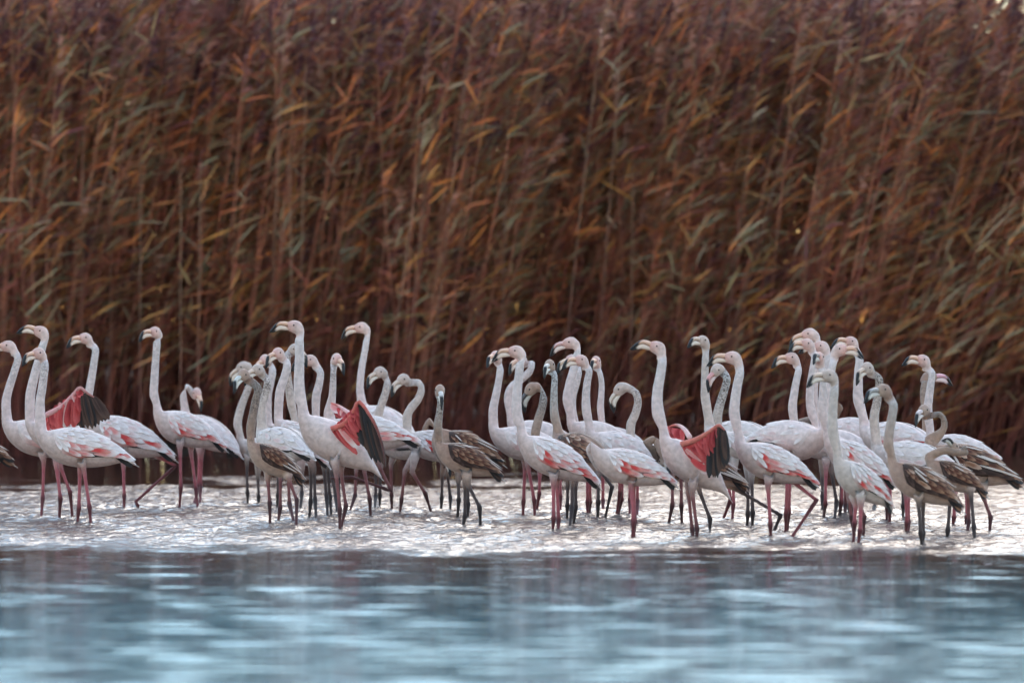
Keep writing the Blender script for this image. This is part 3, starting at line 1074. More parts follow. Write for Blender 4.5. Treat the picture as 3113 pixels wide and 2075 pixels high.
def open_wing(root, base, b, D, spec, r, which):
    reg = b['reg']
    y0 = D + (-.165 if which == 'near' else .12)
    y1 = D + (-.34 if which == 'near' else .36)
    arm = spec['arm']
    P = []
    for i, p in enumerate(arm):
        t = i / (len(arm) - 1)
        P.append(at(reg, p, y0 + (y1 - y0) * min(1, t * 1.4)))
    # arm: a tapered, rounded leading edge
    ctrl = P
    V, F, C = [], [], []
    n = 8
    steps = 18
    pts = [catmull(ctrl, (len(ctrl) - 1) * k / steps) for k in range(steps + 1)]
    for k, c in enumerate(pts):
        t = (pts[min(k + 1, steps)] - pts[max(k - 1, 0)]).normalized()
        x = Vector((0, -1, 0)) - t * (-t.y); x.normalize(); y = t.cross(x)
        q = k / steps
        rad = spec.get('r', .030) * .62 * (1 - .72 * q)
        for j in range(n):
            a = 2 * math.pi * j / n
            V.append(c + x * (math.cos(a) * rad * .7) + y * (math.sin(a) * rad) - base)
            C.append((*lerp3(spec['c0'], spec['c1'], smooth1(.35, .9, q)), 0.05))
    for k in range(steps):
        for j in range(n):
            F.append((k * n + j, k * n + (j + 1) % n, (k + 1) * n + (j + 1) % n, (k + 1) * n + j))
    F.append(tuple(range(n))[::-1]); F.append(tuple(steps * n + j for j in range(n)))
    w = link('wing', make_mesh('open_wing', V, F, PLUM, C), root)
    w['label'] = spec['label']
    for layer, (ra, rb, ta, tb, cnt, wd, kinds) in enumerate(spec['fans']):
        for k in range(cnt):
            t = k / max(1, cnt - 1)
            rp = (ra[0] + (rb[0] - ra[0]) * t, ra[1] + (rb[1] - ra[1]) * t)
            tpx = (ta[0] + (tb[0] - ta[0]) * t + r.uniform(-16, 16), ta[1] + (tb[1] - ta[1]) * t + r.uniform(-22, 22))
            # the depth follows the arm
            best = min(range(len(pts)), key=lambda q: (pts[q] - at(reg, rp, pts[q].y)).length)
            yr = pts[best].y + .004 * layer + .002 * (k % 2)
            ytip = yr + (-.015 if which == 'near' else -.06) - .006 * layer
            root3 = at(reg, rp, yr); tip3 = at(reg, tpx, ytip)
            nrm = Vector((-.55 + 1.1 * t + r.uniform(-.2, .2), -1, r.uniform(-.35, .25)))
            add_feather(w, base, root3, tip3, nrm, wd * r.uniform(.85, 1.15), kinds[k % len(kinds)] if isinstance(kinds, (list, tuple)) else kinds, False)

WING_A2 = dict(label='half-open wing with crimson underside and dark flight feathers', arm=[(300, 705), (420, 640), (500, 560), (545, 512), (595, 548), (640, 575)], c0=(.66, .30, .29), c1=(.42, .16, .14), r=.036,
    fans=[((575, 548), (642, 575), (640, 785), (748, 708), 8, .062, ['dusk', 'black', 'dusk', 'dusk']),
          ((520, 580), (585, 555), (520, 775), (640, 790), 6, .05, ['dusk', 'dusk', 'black']),
          ((300, 720), (545, 545), (330, 830), (505, 775), 11, .07, ['scarlet', 'crimson', 'salmon', 'crimson', 'scarlet']),
          ((300, 700), (550, 525), (330, 770), (545, 680), 11, .06, ['scarlet', 'crimson', 'crimson']),
          ((300, 690), (530, 520), (350, 730), (555, 590), 8, .05, ['salmon', 'scarlet', 'crimson'])])
WING_P = dict(label='spread near wing, crimson with black flight feathers', arm=[(800, 790), (880, 760), (945, 690), (985, 604), (1050, 680), (1110, 790), (1150, 920), (1166, 1050)], c0=(.60, .13, .10), c1=(.10, .04, .035), r=.032,
    fans=[((990, 625), (1080, 720), (1075, 985), (1165, 1050), 7, .060, ['black', 'dusk', 'black', 'black', 'dusk']),
          ((960, 680), (1005, 640), (1010, 890), (1090, 985), 6, .05, ['dusk', 'black', 'dusk', 'black']),
          ((810, 800), (930, 740), (985, 960), (1000, 870), 7, .055, ['crimson', 'scarlet', 'salmon', 'crimson', 'scarlet']),
          ((800, 785), (985, 620), (930, 860), (1010, 800), 10, .06, ['scarlet', 'crimson', 'scarlet', 'crimson']),
          ((820, 775), (980, 615), (900, 800), (1005, 700), 8, .05, ['scarlet', 'crimson'])])
WING_P2 = dict(label='raised far wing tip, pink edged', arm=[(960, 705), (900, 668), (845, 632), (797, 615)], c0=(.72, .40, .38), c1=(.62, .16, .14), r=.03,
    fans=[((930, 690), (805, 622), (930, 740), (850, 700), 7, .06, ['salmon', 'scarlet', 'crimson'])])
WING_D3 = dict(label='spread near wing, red with black flight feathers', arm=[(830, 895), (920, 868), (1010, 820), (1080, 768), (1105, 778), (1126, 800)], c0=(.60, .16, .12), c1=(.46, .13, .10), r=.034,
    fans=[((1085, 775), (1126, 800), (1090, 1080), (1157, 985), 7, .060, ['black', 'dusk', 'dusk', 'black']),
          ((1040, 820), (1095, 785), (1022, 1130), (1085, 1100), 6, .05, ['dusk', 'black', 'dusk']),
          ((860, 930), (900, 1000), (1000, 1060), (1010, 1090), 5, .05, ['salmon', 'scarlet', 'crimson']),
          ((840, 900), (1070, 790), (985, 1050), (1045, 930), 11, .06, ['scarlet', 'crimson', 'crimson', 'scarlet']),
          ((850, 885), (1085, 775), (930, 960), (1085, 870), 9, .055, ['scarlet', 'crimson', 'scarlet'])])
WING_D3F = dict(label='raised far wing bent over the back, pink with red underside', arm=[(890, 850), (850, 790), (800, 764), (745, 776)], c0=(.74, .46, .43), c1=(.58, .13, .10), r=.03,
    fans=[((830, 790), (750, 780), (830, 860), (752, 830), 6, .055, ['scarlet', 'crimson', 'scarlet'])])

BIRDS = [
 # ------------------------------------------------ left group
 dict(id=100, reg='A', eye=(-560, 260), tip=(-690, 330), nk=[(-505, 340), (-510, 440), (-520, 560), (-515, 680)], N=(-450, 760), T=(98, 1042), fy=1372, ty='j', lc='d', fe=1,
      legs=[[(-190, 1040), (-190, 1240), (-195, 1372)], [(-150, 1040), (-140, 1240), (-150, 1365)]], label='dark winged juvenile flamingo, only its tail in view at the left edge'),
 dict(id=101, reg='A', eye=(45, 222), tip=(-110, 300), nk=[(122, 310), (98, 400), (66, 500), (42, 600), (40, 680)], N=(88, 738), T=(640, 985), fy=1380, mot=.45, pk=.5, fe=2,
      legs=[[(298, 1010), (291, 1265), (281, 1385)], [(390, 1035), (410, 1260), (402, 1385)]], label='leftmost flamingo with a full neck, its bill cut by the frame'),
 dict(id=102, reg='A', eye=(272, 122), tip=(86, 142), nk=[(288, 235), (262, 330), (235, 430), (207, 560), (188, 660)], N=(240, 742), T=(745, 955), fy=1399, pk=.6, fe=0, nr=(.031, .044), open={'near': WING_A2},
      legs=[[(380, 1030), (412, 1265), (405, 1395)], [(408, 1040), (478, 1222), (492, 1385)]], label='tall flamingo at left lifting a half-open red wing behind two others'),
 dict(id=103, reg='A', eye=(270, 272), tip=(175, 368), nk=[(306, 350), (298, 430), (286, 520), (272, 620), (264, 700)], N=(322, 802), T=(918, 1040), fy=1440, pk=.85, psi=6, mot=.5,
      legs=[[(545, 1058), (537, 1335), (526, 1436)], [(570, 1058), (610, 1325), (618, 1442)]], label='front flamingo of the left cluster, both legs straight, red wing edge'),
 dict(id=104, reg='A', eye=(582, 168), tip=(468, 245), nk=[(650, 250), (640, 340), (626, 430), (612, 510), (598, 600)], N=(645, 702), T=(1195, 1008), fy=1328, pk=.55, mot=.3,
      legs=[[(840, 1030), (846, 1245), (845, 1330)], [(1085, 985), (1196, 1042), (925, 1284), (945, 1328)]], label='flamingo at left stepping with one leg bent far back above the water'),
 dict(id=105, reg='A', eye=(1062, 126), tip=(965, 200), nk=[(1070, 200), (1063, 290), (1056, 380), (1051, 470), (1049, 560)], N=(1108, 668), T=(1535, 942), fy=1325, pk=.8, psi=8, mot=.4, hs=1.1,
      legs=[[(1226, 935), (1232, 1190), (1222, 1325)], [(1300, 945), (1334, 1200), (1346, 1325)]], label='tall upright flamingo standing apart between the left group and centre group'),
 dict(id=106, reg='A', eye=(1325, 548), tip=(1355, 682), nk=[(1272, 505), (1250, 560), (1252, 620)], N=(1290, 690), T=(1528, 978), L=.62, psi=-30, fy=1296, pk=.5, fe=2, nr=(.024, .030),
      legs=[[(1360, 965), (1350, 1180), (1320, 1306)], [(1372, 965), (1366, 1180), (1362, 1300)]], label='flamingo with drooping bill peering over the back of the lone tall one'),
 # ------------------------------------------------ centre-left group
 dict(id=201, reg='B', eye=(185, 370), tip=(82, 505), nk=[(245, 460), (232, 520), (205, 590), (178, 670), (162, 760)], N=(212, 862), T=(640, 1040), fy=1296, ty='i', lc='d', pk=.3, fe=0, mot=.5,
      legs=[[(225, 1010), (229, 1225), (232, 1295)], [(300, 1110), (305, 1250), (306, 1290)]], label='leftmost pale flamingo of the centre cluster with thin dark legs'),
 dict(id=202, reg='B', eye=(213, 422), tip=(163, 556), nk=[(298, 510), (287, 590), (268, 690), (252, 780)], N=(280, 880), T=(605, 1172), fy=1445, ty='j', lc='m', psi=14, mot=.95, nr=(.030, .038), nc=(.24, .19, .165), bill=(.55, .52, .48),
      legs=[[(368, 1140), (380, 1290), (383, 1442)], [(510, 1135), (565, 1272), (562, 1452)]], label='brown juvenile flamingo with dark speckled neck in front of the centre cluster'),
 dict(id=203, reg='B', eye=(306, 384), tip=(232, 500), nk=[(366, 470), (350, 560), (322, 650), (303, 740)], N=(352, 800), T=(560, 985), L=.66, psi=-52, fy=1412, pk=.15, mot=.75, fe=2, ty='i', lc='m',
      legs=[[(455, 1100), (452, 1330), (440, 1412)], [(505, 1100), (515, 1300), (545, 1425)]], label='flamingo with round white back turned to us behind the brown juvenile'),
 dict(id=204, reg='B', eye=(356, 318), tip=(300, 440), nk=[(400, 390), (385, 480), (366, 580), (352, 680)], N=(400, 752), T=(740, 1010), fy=1330, lc='d', pk=.4, fe=0, mot=.2, hz=.95,
      legs=[[(596, 1100), (600, 1225), (588, 1348)], [(438, 1100), (436, 1240), (432, 1312)]], label='flamingo half hidden behind the speckled necks, only head and pale neck showing'),
 dict(id=205, reg='B', eye=(448, 272), tip=(376, 378), nk=[(500, 350), (480, 440), (450, 540), (430, 630)], N=(468, 722), T=(790, 1045), psi=-22, fy=1394, pk=.7, fe=1, mot=.1, lc='d',
      legs=[[(662, 1060), (660, 1285), (650, 1392)], [(682, 1060), (690, 1275), (697, 1410)]], label='flamingo with pale pink neck and red wing patch left of the tallest bird'),
 dict(id=206, reg='B', eye=(548, 248), tip=(622, 378), nk=[(500, 300), (499, 400), (512, 510), (528, 620)], N=(582, 760), T=(960, 1000), fy=1380, ty='i', lc='d', pk=.3, fe=0, mot=.8, nr=(.030, .038),
      legs=[[(748, 1040), (768, 1255), (776, 1402)], [(775, 1040), (790, 1250), (800, 1380)]], label='grey speckled flamingo facing right directly behind the tallest neck'),
 dict(id=207, reg='B', eye=(655, 318), tip=(532, 405), nk=[(726, 410), (716, 490), (698, 570), (684, 640)], N=(722, 712), T=(1060, 960), fy=1350, pk=.4, fe=0, mot=.45, lc='d',
      legs=[[(790, 1050), (832, 1250), (838, 1360)], [(850, 1040), (850, 1250), (845, 1350)]], label='flamingo looking left with its bill passing behind the tallest neck'),
 dict(id=208, reg='B', eye=(822, 312), tip=(871, 430), nk=[(815, 395), (812, 480), (806, 570), (796, 650)], N=(828, 725), T=(1415, 906), fy=1390, ty='a', pk=.65, mot=.6, lc='m', nr=(.022, .036), hd=-.1,
      legs=[[(1020, 1050), (1062, 1270), (1068, 1390)], [(1115, 1020), (1208, 1212), (940, 1118), (795, 1128)]], label='flamingo facing us with bill aside, one leg folded under the open wing'),
 dict(id=209, reg='B', eye=(545, 86), tip=(375, 137), nk=[(582, 190), (584, 280), (582, 380), (580, 480), (588, 580)], N=(652, 692), T=(1138, 1125), fy=1470, pk=.7, mot=.2, nr=(.0325, .050), lc='m', open={'near': WING_P, 'far': WING_P2},
      legs=[[(832, 1085), (858, 1340), (858, 1472)], [(866, 1080), (900, 1318), (866, 1468)]], label='tallest flamingo at left centre spreading crimson wings behind its back'),
 dict(id=210, reg='B', eye=(995, 96), tip=(869, 182), nk=[(1040, 190), (1027, 270), (1010, 360), (999, 450), (996, 530)], N=(1036, 632), T=(1320, 900), L=.66, psi=-42, fy=1322, pk=.25, mot=.1, fe=2, lc='d', nr=(.026, .036),
      legs=[[(1135, 1060), (1131, 1240), (1130, 1320)], [(1104, 1060), (1102, 1250), (1096, 1340)]], label='tall pale flamingo right of the crimson wings, looking left'),
 dict(id=211, reg='B', eye=(1135, 402), tip=(1058, 522), nk=[(1182, 480), (1168, 550), (1144, 620), (1124, 690)], N=(1152, 800), T=(1350, 975), L=.6, psi=-45, fy=1348, ty='i', pk=.3, mot=.45, fe=0, lc='m',
      legs=[[(970, 1060), (962, 1245), (916, 1380)], [(1206, 1030), (1210, 1240), (1213, 1345)]], label='flamingo with shorter bent neck, first right of the crimson wings'),
 dict(id=212, reg='B', eye=(1294, 452), tip=(1226, 582), nk=[(1398, 480), (1412, 530), (1390, 590), (1350, 640), (1318, 700)], N=(1352, 812), T=(1820, 1010), fy=1357, ty='i', pk=.8, mot=.25, lc='m', fe=1,
      legs=[[(1302, 1075), (1279, 1270), (1268, 1355)], [(1350, 1085), (1440, 1230), (1480, 1356)]], label='flamingo with deeply curved neck and bowed head striding at left centre'),
 dict(id=213, reg='C', eye=(405, 930), tip=(430, 1060), nk=[(330, 880), (318, 810), (348, 742), (385, 770)], N=(440, 820), T=(760, 1010), fy=1338, ty='j', lc='d', fe=0, mot=.6, nr=(.028, .036), nc=(.20, .14, .11),
      legs=[[(436, 1100), (432, 1258), (428, 1340)], [(470, 1100), (491, 1258), (490, 1338)]], label='brown juvenile flamingo preening, its looped neck showing left of the front-facing one'),
 # ------------------------------------------------ centre group
 dict(id=301, reg='C', eye=(398, 528), tip=(410, 662), nk=[(424, 610), (416, 690), (406, 770), (397, 850)], N=(442, 885), T=(848, 1140), fy=1452, ty='j', lc='d', mot=.85, psi=8, nr=(.022, .040), hd=-.12, bill=(.56, .50, .47), nc=(.46, .42, .40),
      legs=[[(590, 1165), (590, 1385), (578, 1450)], [(612, 1170), (690, 1322), (697, 1452)]], label='brown juvenile flamingo staring straight at us at the front centre'),
 dict(id=302, reg='C', eye=(440, 990), tip=(470, 1120), nk=[(398, 930), (392, 870), (415, 820)], N=(455, 800), T=(858, 1042), fy=1392, ty='j', lc='d', mot=.5, fe=1,
      legs=[[(545, 1140), (548, 1270), (540, 1390)], [(610, 1140), (612, 1300), (610, 1390)]], label='brown streaked juvenile back behind the one staring at us, head hidden'),
 dict(id=303, reg='C', eye=(815, 292), tip=(758, 380), nk=[(830, 380), (821, 460), (802, 560), (783, 660)], N=(822, 785), T=(1330, 1010), fy=1388, pk=.5, fe=2, mot=.15, nr=(.025, .042),
      legs=[[(1000, 1050), (989, 1285), (985, 1386)], [(1020, 1050), (1062, 1278), (1065, 1390)]], label='flamingo left behind the big front centre one, black bill tip beside its bill'),
 dict(id=304, reg='C', eye=(930, 258), tip=(775, 338), nk=[(966, 350), (956, 440), (946, 540), (942, 640), (952, 730)], N=(1020, 832), T=(1508, 1190), fy=1482, pk=1.0, mot=.1, nr=(.030, .046),
      legs=[[(1192, 1160), (1194, 1400), (1188, 1482)], [(1216, 1158), (1228, 1408), (1225, 1482)]], label='big pink flecked flamingo at front centre with legs close together'),
 dict(id=305, reg='C', eye=(978, 318), tip=(905, 430), nk=[(1044, 350), (1030, 400), (970, 455), (908, 510), (886, 580), (895, 660)], N=(940, 742), T=(1400, 945), fy=1345, pk=.2, fe=0, mot=.3,
      legs=[[(1100, 1090), (1096, 1230), (1080, 1345)], [(1238, 1100), (1241, 1250), (1240, 1345)]], label='flamingo with neck looped behind the front centre one'),
 dict(id=306, reg='C', eye=(1030, 522), tip=(990, 692), nk=[(1124, 580), (1114, 650), (1090, 730)], N=(1098, 850), T=(1480, 1110), fy=1400, ty='j', lc='d', mot=.9, fe=0, bill=(.10, .085, .085), nc=(.36, .32, .30),
      legs=[[(1325, 1160), (1323, 1320), (1326, 1404)], [(1290, 1160), (1288, 1310), (1285, 1395)]], label='grey-brown juvenile flamingo bowing a dark bill right of the front centre one'),
 dict(id=307, reg='C', eye=(1186, 352), tip=(1150, 452), nk=[(1200, 430), (1198, 520), (1196, 620), (1202, 710)], N=(1252, 822), T=(1465, 1085), L=.62, psi=-46, fy=1444, ty='j', lc='d', mot=.7, nr=(.022, .042), bill=(.58, .50, .46), nc=(.52, .50, .50),
      legs=[[(1322, 1160), (1318, 1325), (1305, 1450)], [(1345, 1160), (1345, 1320), (1330, 1440)]], label='grey-necked juvenile facing us with brown wing behind the front centre back'),
 dict(id=308, reg='C', eye=(1298, 200), tip=(1174, 302), nk=[(1352, 290), (1330, 390), (1304, 490), (1290, 590), (1290, 670)], N=(1345, 742), T=(1790, 950), fy=1378, pk=.4, fe=0, mot=.05, nr=(.030, .048), bill=(.64, .36, .33),
      legs=[[(1424, 1100), (1425, 1288), (1425, 1380)], [(1442, 1100), (1442, 1285), (1438, 1370)]], label='tall flamingo with thick pale pink neck and pink bill right of centre'),
 dict(id=309, reg='C', eye=(1322, 318), tip=(1225, 420), nk=[(1362, 395), (1350, 470), (1322, 570), (1320, 670)], N=(1375, 770), T=(1800, 980), fy=1350, pk=.3, fe=0, mot=.4, bill=(.66, .45, .34),
      legs=[[(1496, 1100), (1495, 1290), (1490, 1370)], [(1530, 1100), (1530, 1280), (1530, 1352)]], label='flamingo almost wholly hidden, orange bill showing between two other heads'),
 dict(id=310, reg='C', eye=(1385, 318), tip=(1257, 392), nk=[(1436, 395), (1422, 480), (1414, 580), (1418, 670)], N=(1476, 812), T=(1950, 1050), fy=1405, pk=.35, fe=2, mot=.4, lc='d', nr=(.026, .042),
      legs=[[(1525, 1090), (1592, 1186), (1543, 1404)], [(1500, 1120), (1498, 1290), (1494, 1390)]], label='flamingo with slim grey neck in front of the thick-necked pink one'),
 dict(id=311, reg='D', eye=(270, 326), tip=(236, 398), nk=[(275, 405), (289, 480), (286, 570), (281, 650)], N=(318, 778), T=(640, 985), fy=1374, pk=.2, fe=2, mot=.15, nr=(.020, .034), psi=-15,
      legs=[[(480, 1100), (482, 1280), (480, 1376)], [(535, 1100), (532, 1280), (530, 1390)]], label='slim flamingo facing us at the back, bill pointing down left'),
 # ------------------------------------------------ right of centre
 dict(id=401, reg='D', eye=(404, 522), tip=(360, 690), nk=[(520, 545), (536, 610), (518, 690), (488, 760)], N=(505, 880), T=(650, 1100), L=.56, psi=-58, fy=1395, ty='i', pk=.3, fe=0, mot=.6, bill=(.64, .50, .42),
      legs=[[(405, 1095), (415, 1220), (388, 1392)], [(430, 1095), (426, 1268), (408, 1346)]], label='flamingo with arched grey neck and bowed cream bill behind a headless-looking back'),
 dict(id=402, reg='D', eye=(262, 1010), tip=(300, 1110), hd=.15, hz=.9, nk=[(228, 985), (210, 930), (222, 880), (254, 882)], N=(290, 930), T=(806, 1192), fy=1535, pk=.9, mot=.3, psi=6, nr=(.026, .034),
      legs=[[(490, 1160), (506, 1425), (498, 1536)], [(505, 1160), (514, 1420), (508, 1530)]], label='pink flamingo at front with its neck folded down and head tucked low'),
 dict(id=403, reg='D', eye=(664, 228), tip=(492, 252), nk=[(702, 330), (690, 420), (672, 520), (667, 610), (678, 700)], N=(755, 845), T=(1163, 1270), fy=1527, pk=.8, mot=.15, nr=(.032, .050), lc='m', open={'near': WING_D3, 'far': WING_D3F},
      legs=[[(880, 1225), (906, 1478), (911, 1526)], [(906, 1225), (938, 1468), (938, 1530)]], label='flamingo right of centre spreading red wings, bill lifted'),
 dict(id=404, reg='D', eye=(990, 186), tip=(884, 242), nk=[(997, 300), (993, 390), (993, 490), (996, 590), (1001, 690)], N=(1056, 775), T=(1420, 905), L=.66, psi=-40, fy=1408, ty='i', pk=.1, mot=.3, fe=2, nr=(.026, .042),
      legs=[[(1150, 1130), (1166, 1275), (1118, 1402)], [(1188, 1130), (1186, 1305), (1178, 1410)]], label='tall white flamingo with straight neck behind the right red wing'),
 dict(id=405, reg='D', eye=(905, 1010), tip=(930, 1130), nk=[(820, 960), (790, 900), (800, 850)], N=(830, 920), T=(1285, 1215), fy=1488, ty='j', lc='d', fe=1, mot=.6,
      legs=[[(950, 1200), (1028, 1405), (1025, 1490)], [(1205, 1200), (1508, 1378), (1465, 1480), (1462, 1486)]], label='black-winged juvenile behind the red-winged bird, trailing a stretched dark leg'),
 dict(id=406, reg='D', eye=(690, 1010), tip=(720, 1140), nk=[(640, 930), (600, 890), (598, 838), (638, 818)], N=(690, 870), T=(1020, 1080), fy=1432, ty='j', lc='m', fe=0, mot=.5, nr=(.032, .040), nc=(.13, .08, .06),
      legs=[[(772, 1100), (771, 1310), (746, 1430)], [(830, 1100), (832, 1310), (835, 1425)]], label='brown juvenile with coiled neck just left of the red-winged bird'),
 dict(id=407, reg='D', eye=(1082, 390), tip=(1030, 548), nk=[(1142, 450), (1124, 530), (1096, 620), (1078, 700)], N=(1112, 800), T=(1420, 1050), fy=1457, ty='i', lc='d', mot=1.0, fe=1, bill=(.58, .27, .25), nc=(.42, .38, .36), pk=.05,
      legs=[[(1285, 1130), (1285, 1370), (1280, 1452)], [(1310, 1130), (1318, 1362), (1315, 1457)]], label='flamingo with dark speckled neck and pink bill beside the right red wing'),
 dict(id=408, reg='D', eye=(1174, 298), tip=(1010, 368), nk=[(1230, 410), (1212, 500), (1198, 600), (1194, 700), (1204, 790)], N=(1268, 880), T=(1768, 1195), fy=1530, pk=1.0, mot=.25, nr=(.031, .044),
      legs=[[(1422, 1180), (1438, 1440), (1440, 1530)], [(1600, 1155), (1752, 1275), (1582, 1530)]], label='large front flamingo with bright red wing edge, rear leg bent in mid-stride'),
 # ------------------------------------------------ right cluster
 dict(id=501, reg='E', eye=(352, 302), tip=(218, 382), nk=[(398, 390), (382, 470), (367, 560), (357, 650)], N=(405, 800), T=(850, 1010), fy=1405, pk=.2, fe=0, mot=.05, nr=(.026, .040),
      legs=[[(585, 1060), (580, 1300), (570, 1386)], [(700, 1080), (690, 1290), (672, 1386)]], label='pale flamingo with slim straight neck, leftmost of the right cluster'),
 dict(id=502, reg='E', eye=(462, 208), tip=(331, 282), nk=[(506, 310), (492, 400), (478, 500), (475, 600), (490, 690)], N=(548, 800), T=(960, 1000), fy=1402, pk=.3, fe=0, mot=.05, nr=(.026, .040), lc='d',
      legs=[[(622, 1080), (657, 1290), (640, 1437)], [(690, 1100), (685, 1300), (680, 1400)]], label='second of three stacked bills in the right cluster, slim white neck'),
 dict(id=503, reg='E', eye=(680, 245), tip=(830, 318), nk=[(632, 350), (614, 440), (602, 560), (585, 680)], N=(540, 800), T=(165, 900), L=.60, psi=150, fy=1492, pk=.3, fe=2, mot=.05, nr=(.026, .042), hs=1.15,
      legs=[[(325, 1000), (313, 1368), (310, 1490)], [(345, 1000), (330, 1365), (322, 1480)]], label='the flamingo of the right cluster facing right, tail to the left'),
 dict(id=504, reg='E', eye=(608, 422), tip=(457, 512), nk=[(643, 530), (634, 620), (630, 720), (634, 820), (648, 900)], N=(698, 995), T=(1045, 1362), fy=1578, ty='i', pk=.4, mot=.2, psi=22, nr=(.0285, .042),
      legs=[[(822, 1310), (818, 1480), (803, 1578)], [(786, 1310), (779, 1430), (771, 1560)]], label='nearest flamingo in front of the right cluster, plump pale pink body'),
 dict(id=505, reg='E', eye=(560, 300), tip=(510, 352), nk=[(560, 390), (566, 480), (562, 580), (560, 680), (572, 770)], N=(636, 850), T=(1060, 1195), fy=1515, pk=.6, mot=.25, nr=(.022, .044), hd=-.08, lc='m', bill=(.34, .28, .27),
      legs=[[(745, 1280), (757, 1385), (775, 1512)], [(806, 1290), (846, 1385), (839, 1516)]], label='flamingo of the right cluster facing us with a dark bill, thick neck'),
 dict(id=507, reg='E', eye=(462, 142), tip=(334, 250), nk=[(528, 240), (520, 340), (506, 460), (500, 600)], N=(560, 770), T=(980, 960), fy=1372, pk=.2, fe=0, mot=.05, hz=1.05, lc='d',
      legs=[[(715, 1080), (716, 1300), (712, 1372)], [(742, 1080), (742, 1290), (740, 1365)]], label='topmost head of the three stacked bills in the right cluster'),
 dict(id=508, reg='E', eye=(548, 224), tip=(387, 284), nk=[(600, 320), (592, 420), (588, 540), (592, 640)], N=(640, 730), T=(935, 930), L=.64, psi=-35, fy=1388, pk=.15, fe=2, mot=.05, lc='m',
      legs=[[(716, 1100), (718, 1310), (712, 1390)], [(760, 1100), (762, 1310), (758, 1392)]], label='lowest of the three stacked bills in the right cluster, mostly hidden neck'),
 dict(id=509, reg='E', eye=(762, 194), tip=(620, 244), nk=[(812, 310), (806, 400), (803, 500), (807, 600), (822, 700)], N=(880, 775), T=(1200, 930), L=.66, psi=-40, fy=1428, pk=.5, fe=2, mot=.05, nr=(.030, .048),
      legs=[[(1022, 1120), (1022, 1330), (1018, 1426)], [(1000, 1120), (1002, 1320), (998, 1420)]], label='tall thick-necked flamingo at the right of the right cluster'),
 dict(id=510, reg='E', eye=(640, 740), tip=(600, 850), nk=[(660, 690), (682, 650), (664, 606), (636, 640)], N=(600, 720), T=(420, 900), L=.55, psi=140, fy=1345, ty='j', fe=0, lc='d', mot=.3, nr=(.022, .028), nc=(.18, .10, .07),
      legs=[[(930, 1250), (915, 1320), (903, 1374)], [(560, 1100), (560, 1250), (560, 1345)]], label='brown juvenile glimpsed behind the right cluster, only its curled neck showing'),
 dict(id=511, reg='E', eye=(878, 374), tip=(803, 498), nk=[(945, 450), (942, 540), (928, 630), (913, 720), (908, 800)], N=(965, 905), T=(1290, 1075), L=.64, psi=-30, fy=1500, ty='i', mot=.85, pk=.05, fe=2, nr=(.027, .040), nc=(.40, .33, .29), lc='p',
      legs=[[(1130, 1240), (1136, 1428), (1127, 1500)], [(1144, 1240), (1146, 1425), (1143, 1500)]], label='flamingo with brown-flecked neck between the tall one and the front juvenile'),
 # ------------------------------------------------ far right group
 dict(id=601, reg='F', eye=(200, 522), tip=(66, 618), nk=[(260, 630), (248, 720), (233, 810), (226, 900)], N=(288, 1012), T=(733, 1352), fy=1573, ty='j', lc='d', mot=.25, nr=(.0295, .040), nc=(.46, .38, .35), bill=(.40, .36, .35),
      legs=[[(430, 1285), (446, 1500), (452, 1574)], [(462, 1290), (463, 1500), (460, 1570)]], label='front juvenile at right with buff body and dark brown streaked wing'),
 dict(id=602, reg='F', eye=(468, 318), tip=(320, 364), nk=[(522, 410), (514, 490), (502, 580), (494, 670), (494, 760)], N=(545, 842), T=(1000, 1020), fy=1445, pk=.15, mot=.3, fe=2, nr=(.0265, .040),
      legs=[[(675, 1250), (673, 1390), (665, 1446)], [(760, 1235), (760, 1390), (752, 1440)]], label='tallest flamingo at the far right with straight white neck'),
 dict(id=603, reg='F', eye=(484, 662), tip=(420, 778), nk=[(578, 695), (606, 745), (594, 805), (553, 865)], N=(560, 900), T=(1140, 1192), fy=1488, ty='j', mot=.75, nr=(.0215, .032), bill=(.60, .46, .44), nc=(.26, .19, .15), lc='m',
      legs=[[(872, 1255), (922, 1390), (915, 1490)], [(770, 1230), (773, 1420), (765, 1487)]], label='juvenile with small hooked head, question-mark neck and large brown wing'),
 dict(id=604, reg='F', eye=(690, 908), tip=(553, 852), nk=[(752, 922), (758, 946), (690, 950), (600, 938), (525, 930), (488, 955)], N=(535, 1000), T=(902, 1256), fy=1536, ty='j', mot=.5, psi=10, nr=(.021, .034), bill=(.05, .045, .045), nc=(.22, .16, .13), lc='d', hz=.72, hd=.02,
      legs=[[(788, 1220), (808, 1460), (813, 1540)], [(648, 1260), (630, 1480), (625, 1532)]], label='juvenile at right laying its neck back along its own back to preen'),
 dict(id=605, reg='F', eye=(515, 432), tip=(668, 502), nk=[(474, 470), (463, 540), (472, 640), (482, 740)], N=(462, 858), T=(330, 960), L=.58, psi=118, fy=1402, ty='j', mot=.5, fe=2, lc='d', bill=(.66, .34, .38), nc=(.34, .25, .21), nr=(.024, .034),
      legs=[[(325, 1200), (326, 1310), (325, 1384)], [(350, 1200), (352, 1310), (350, 1380)]], label='bird facing right behind the far right neck, pink bill with dripping black tip'),
]

build_ground()
build_reed_bed()
build_stand_out_reeds()
for _b in BIRDS:
    build_flamingo(_b)
build_water(LEG_POINTS)

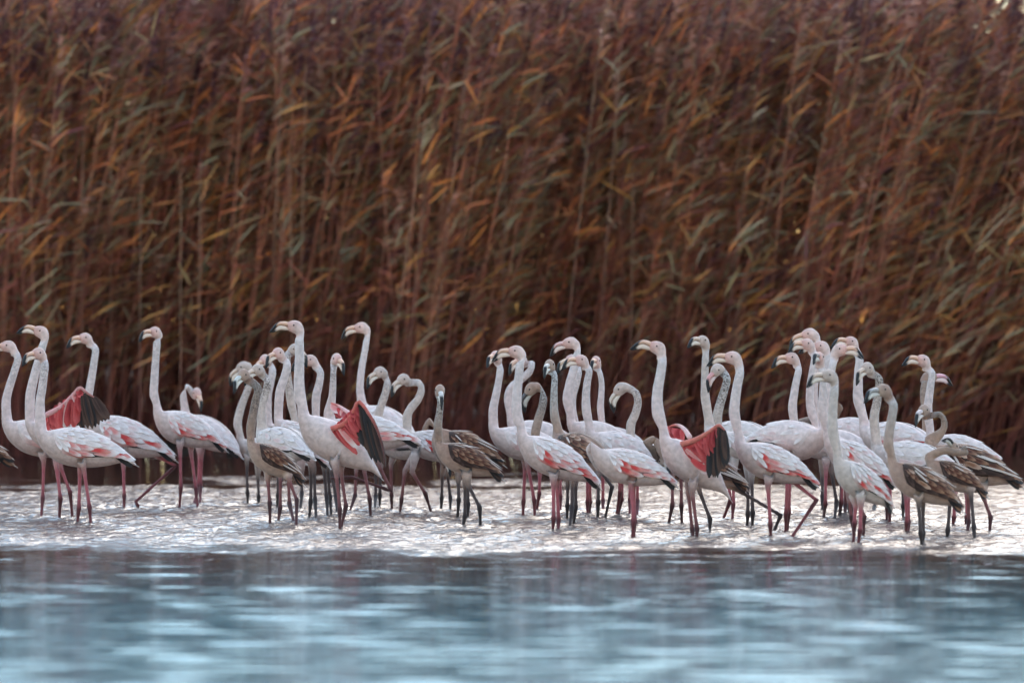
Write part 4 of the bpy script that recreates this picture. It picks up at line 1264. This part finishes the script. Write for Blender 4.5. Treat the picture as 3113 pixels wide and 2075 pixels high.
# ------------------------------------------------------------------ small moulted feathers afloat on the calm water
for (px, py) in [(288, 1686), (545, 1692), (620, 1709), (430, 1720), (824, 1686), (931, 1697), (100, 1670), (2043, 1735), (2360, 1737), (2100, 1712), (2574, 1735), (2990, 1722)]:
    D = FPX * CAM_H / (py - HORIZON)
    o = link('floating_feather', feather_mesh('white', True))
    a = random.uniform(-.5, .5)
    ln = random.uniform(.05, .09)
    o.location = ((px - IMG_W / 2) * D / FPX, D, .012)
    o.scale = (ln, .022, ln)
    o.rotation_euler = (0, -.15, a)
    tag(o, 'small pale moulted feather afloat on the calm dark water', 'feather', 'moulted feathers afloat in front of the flock')
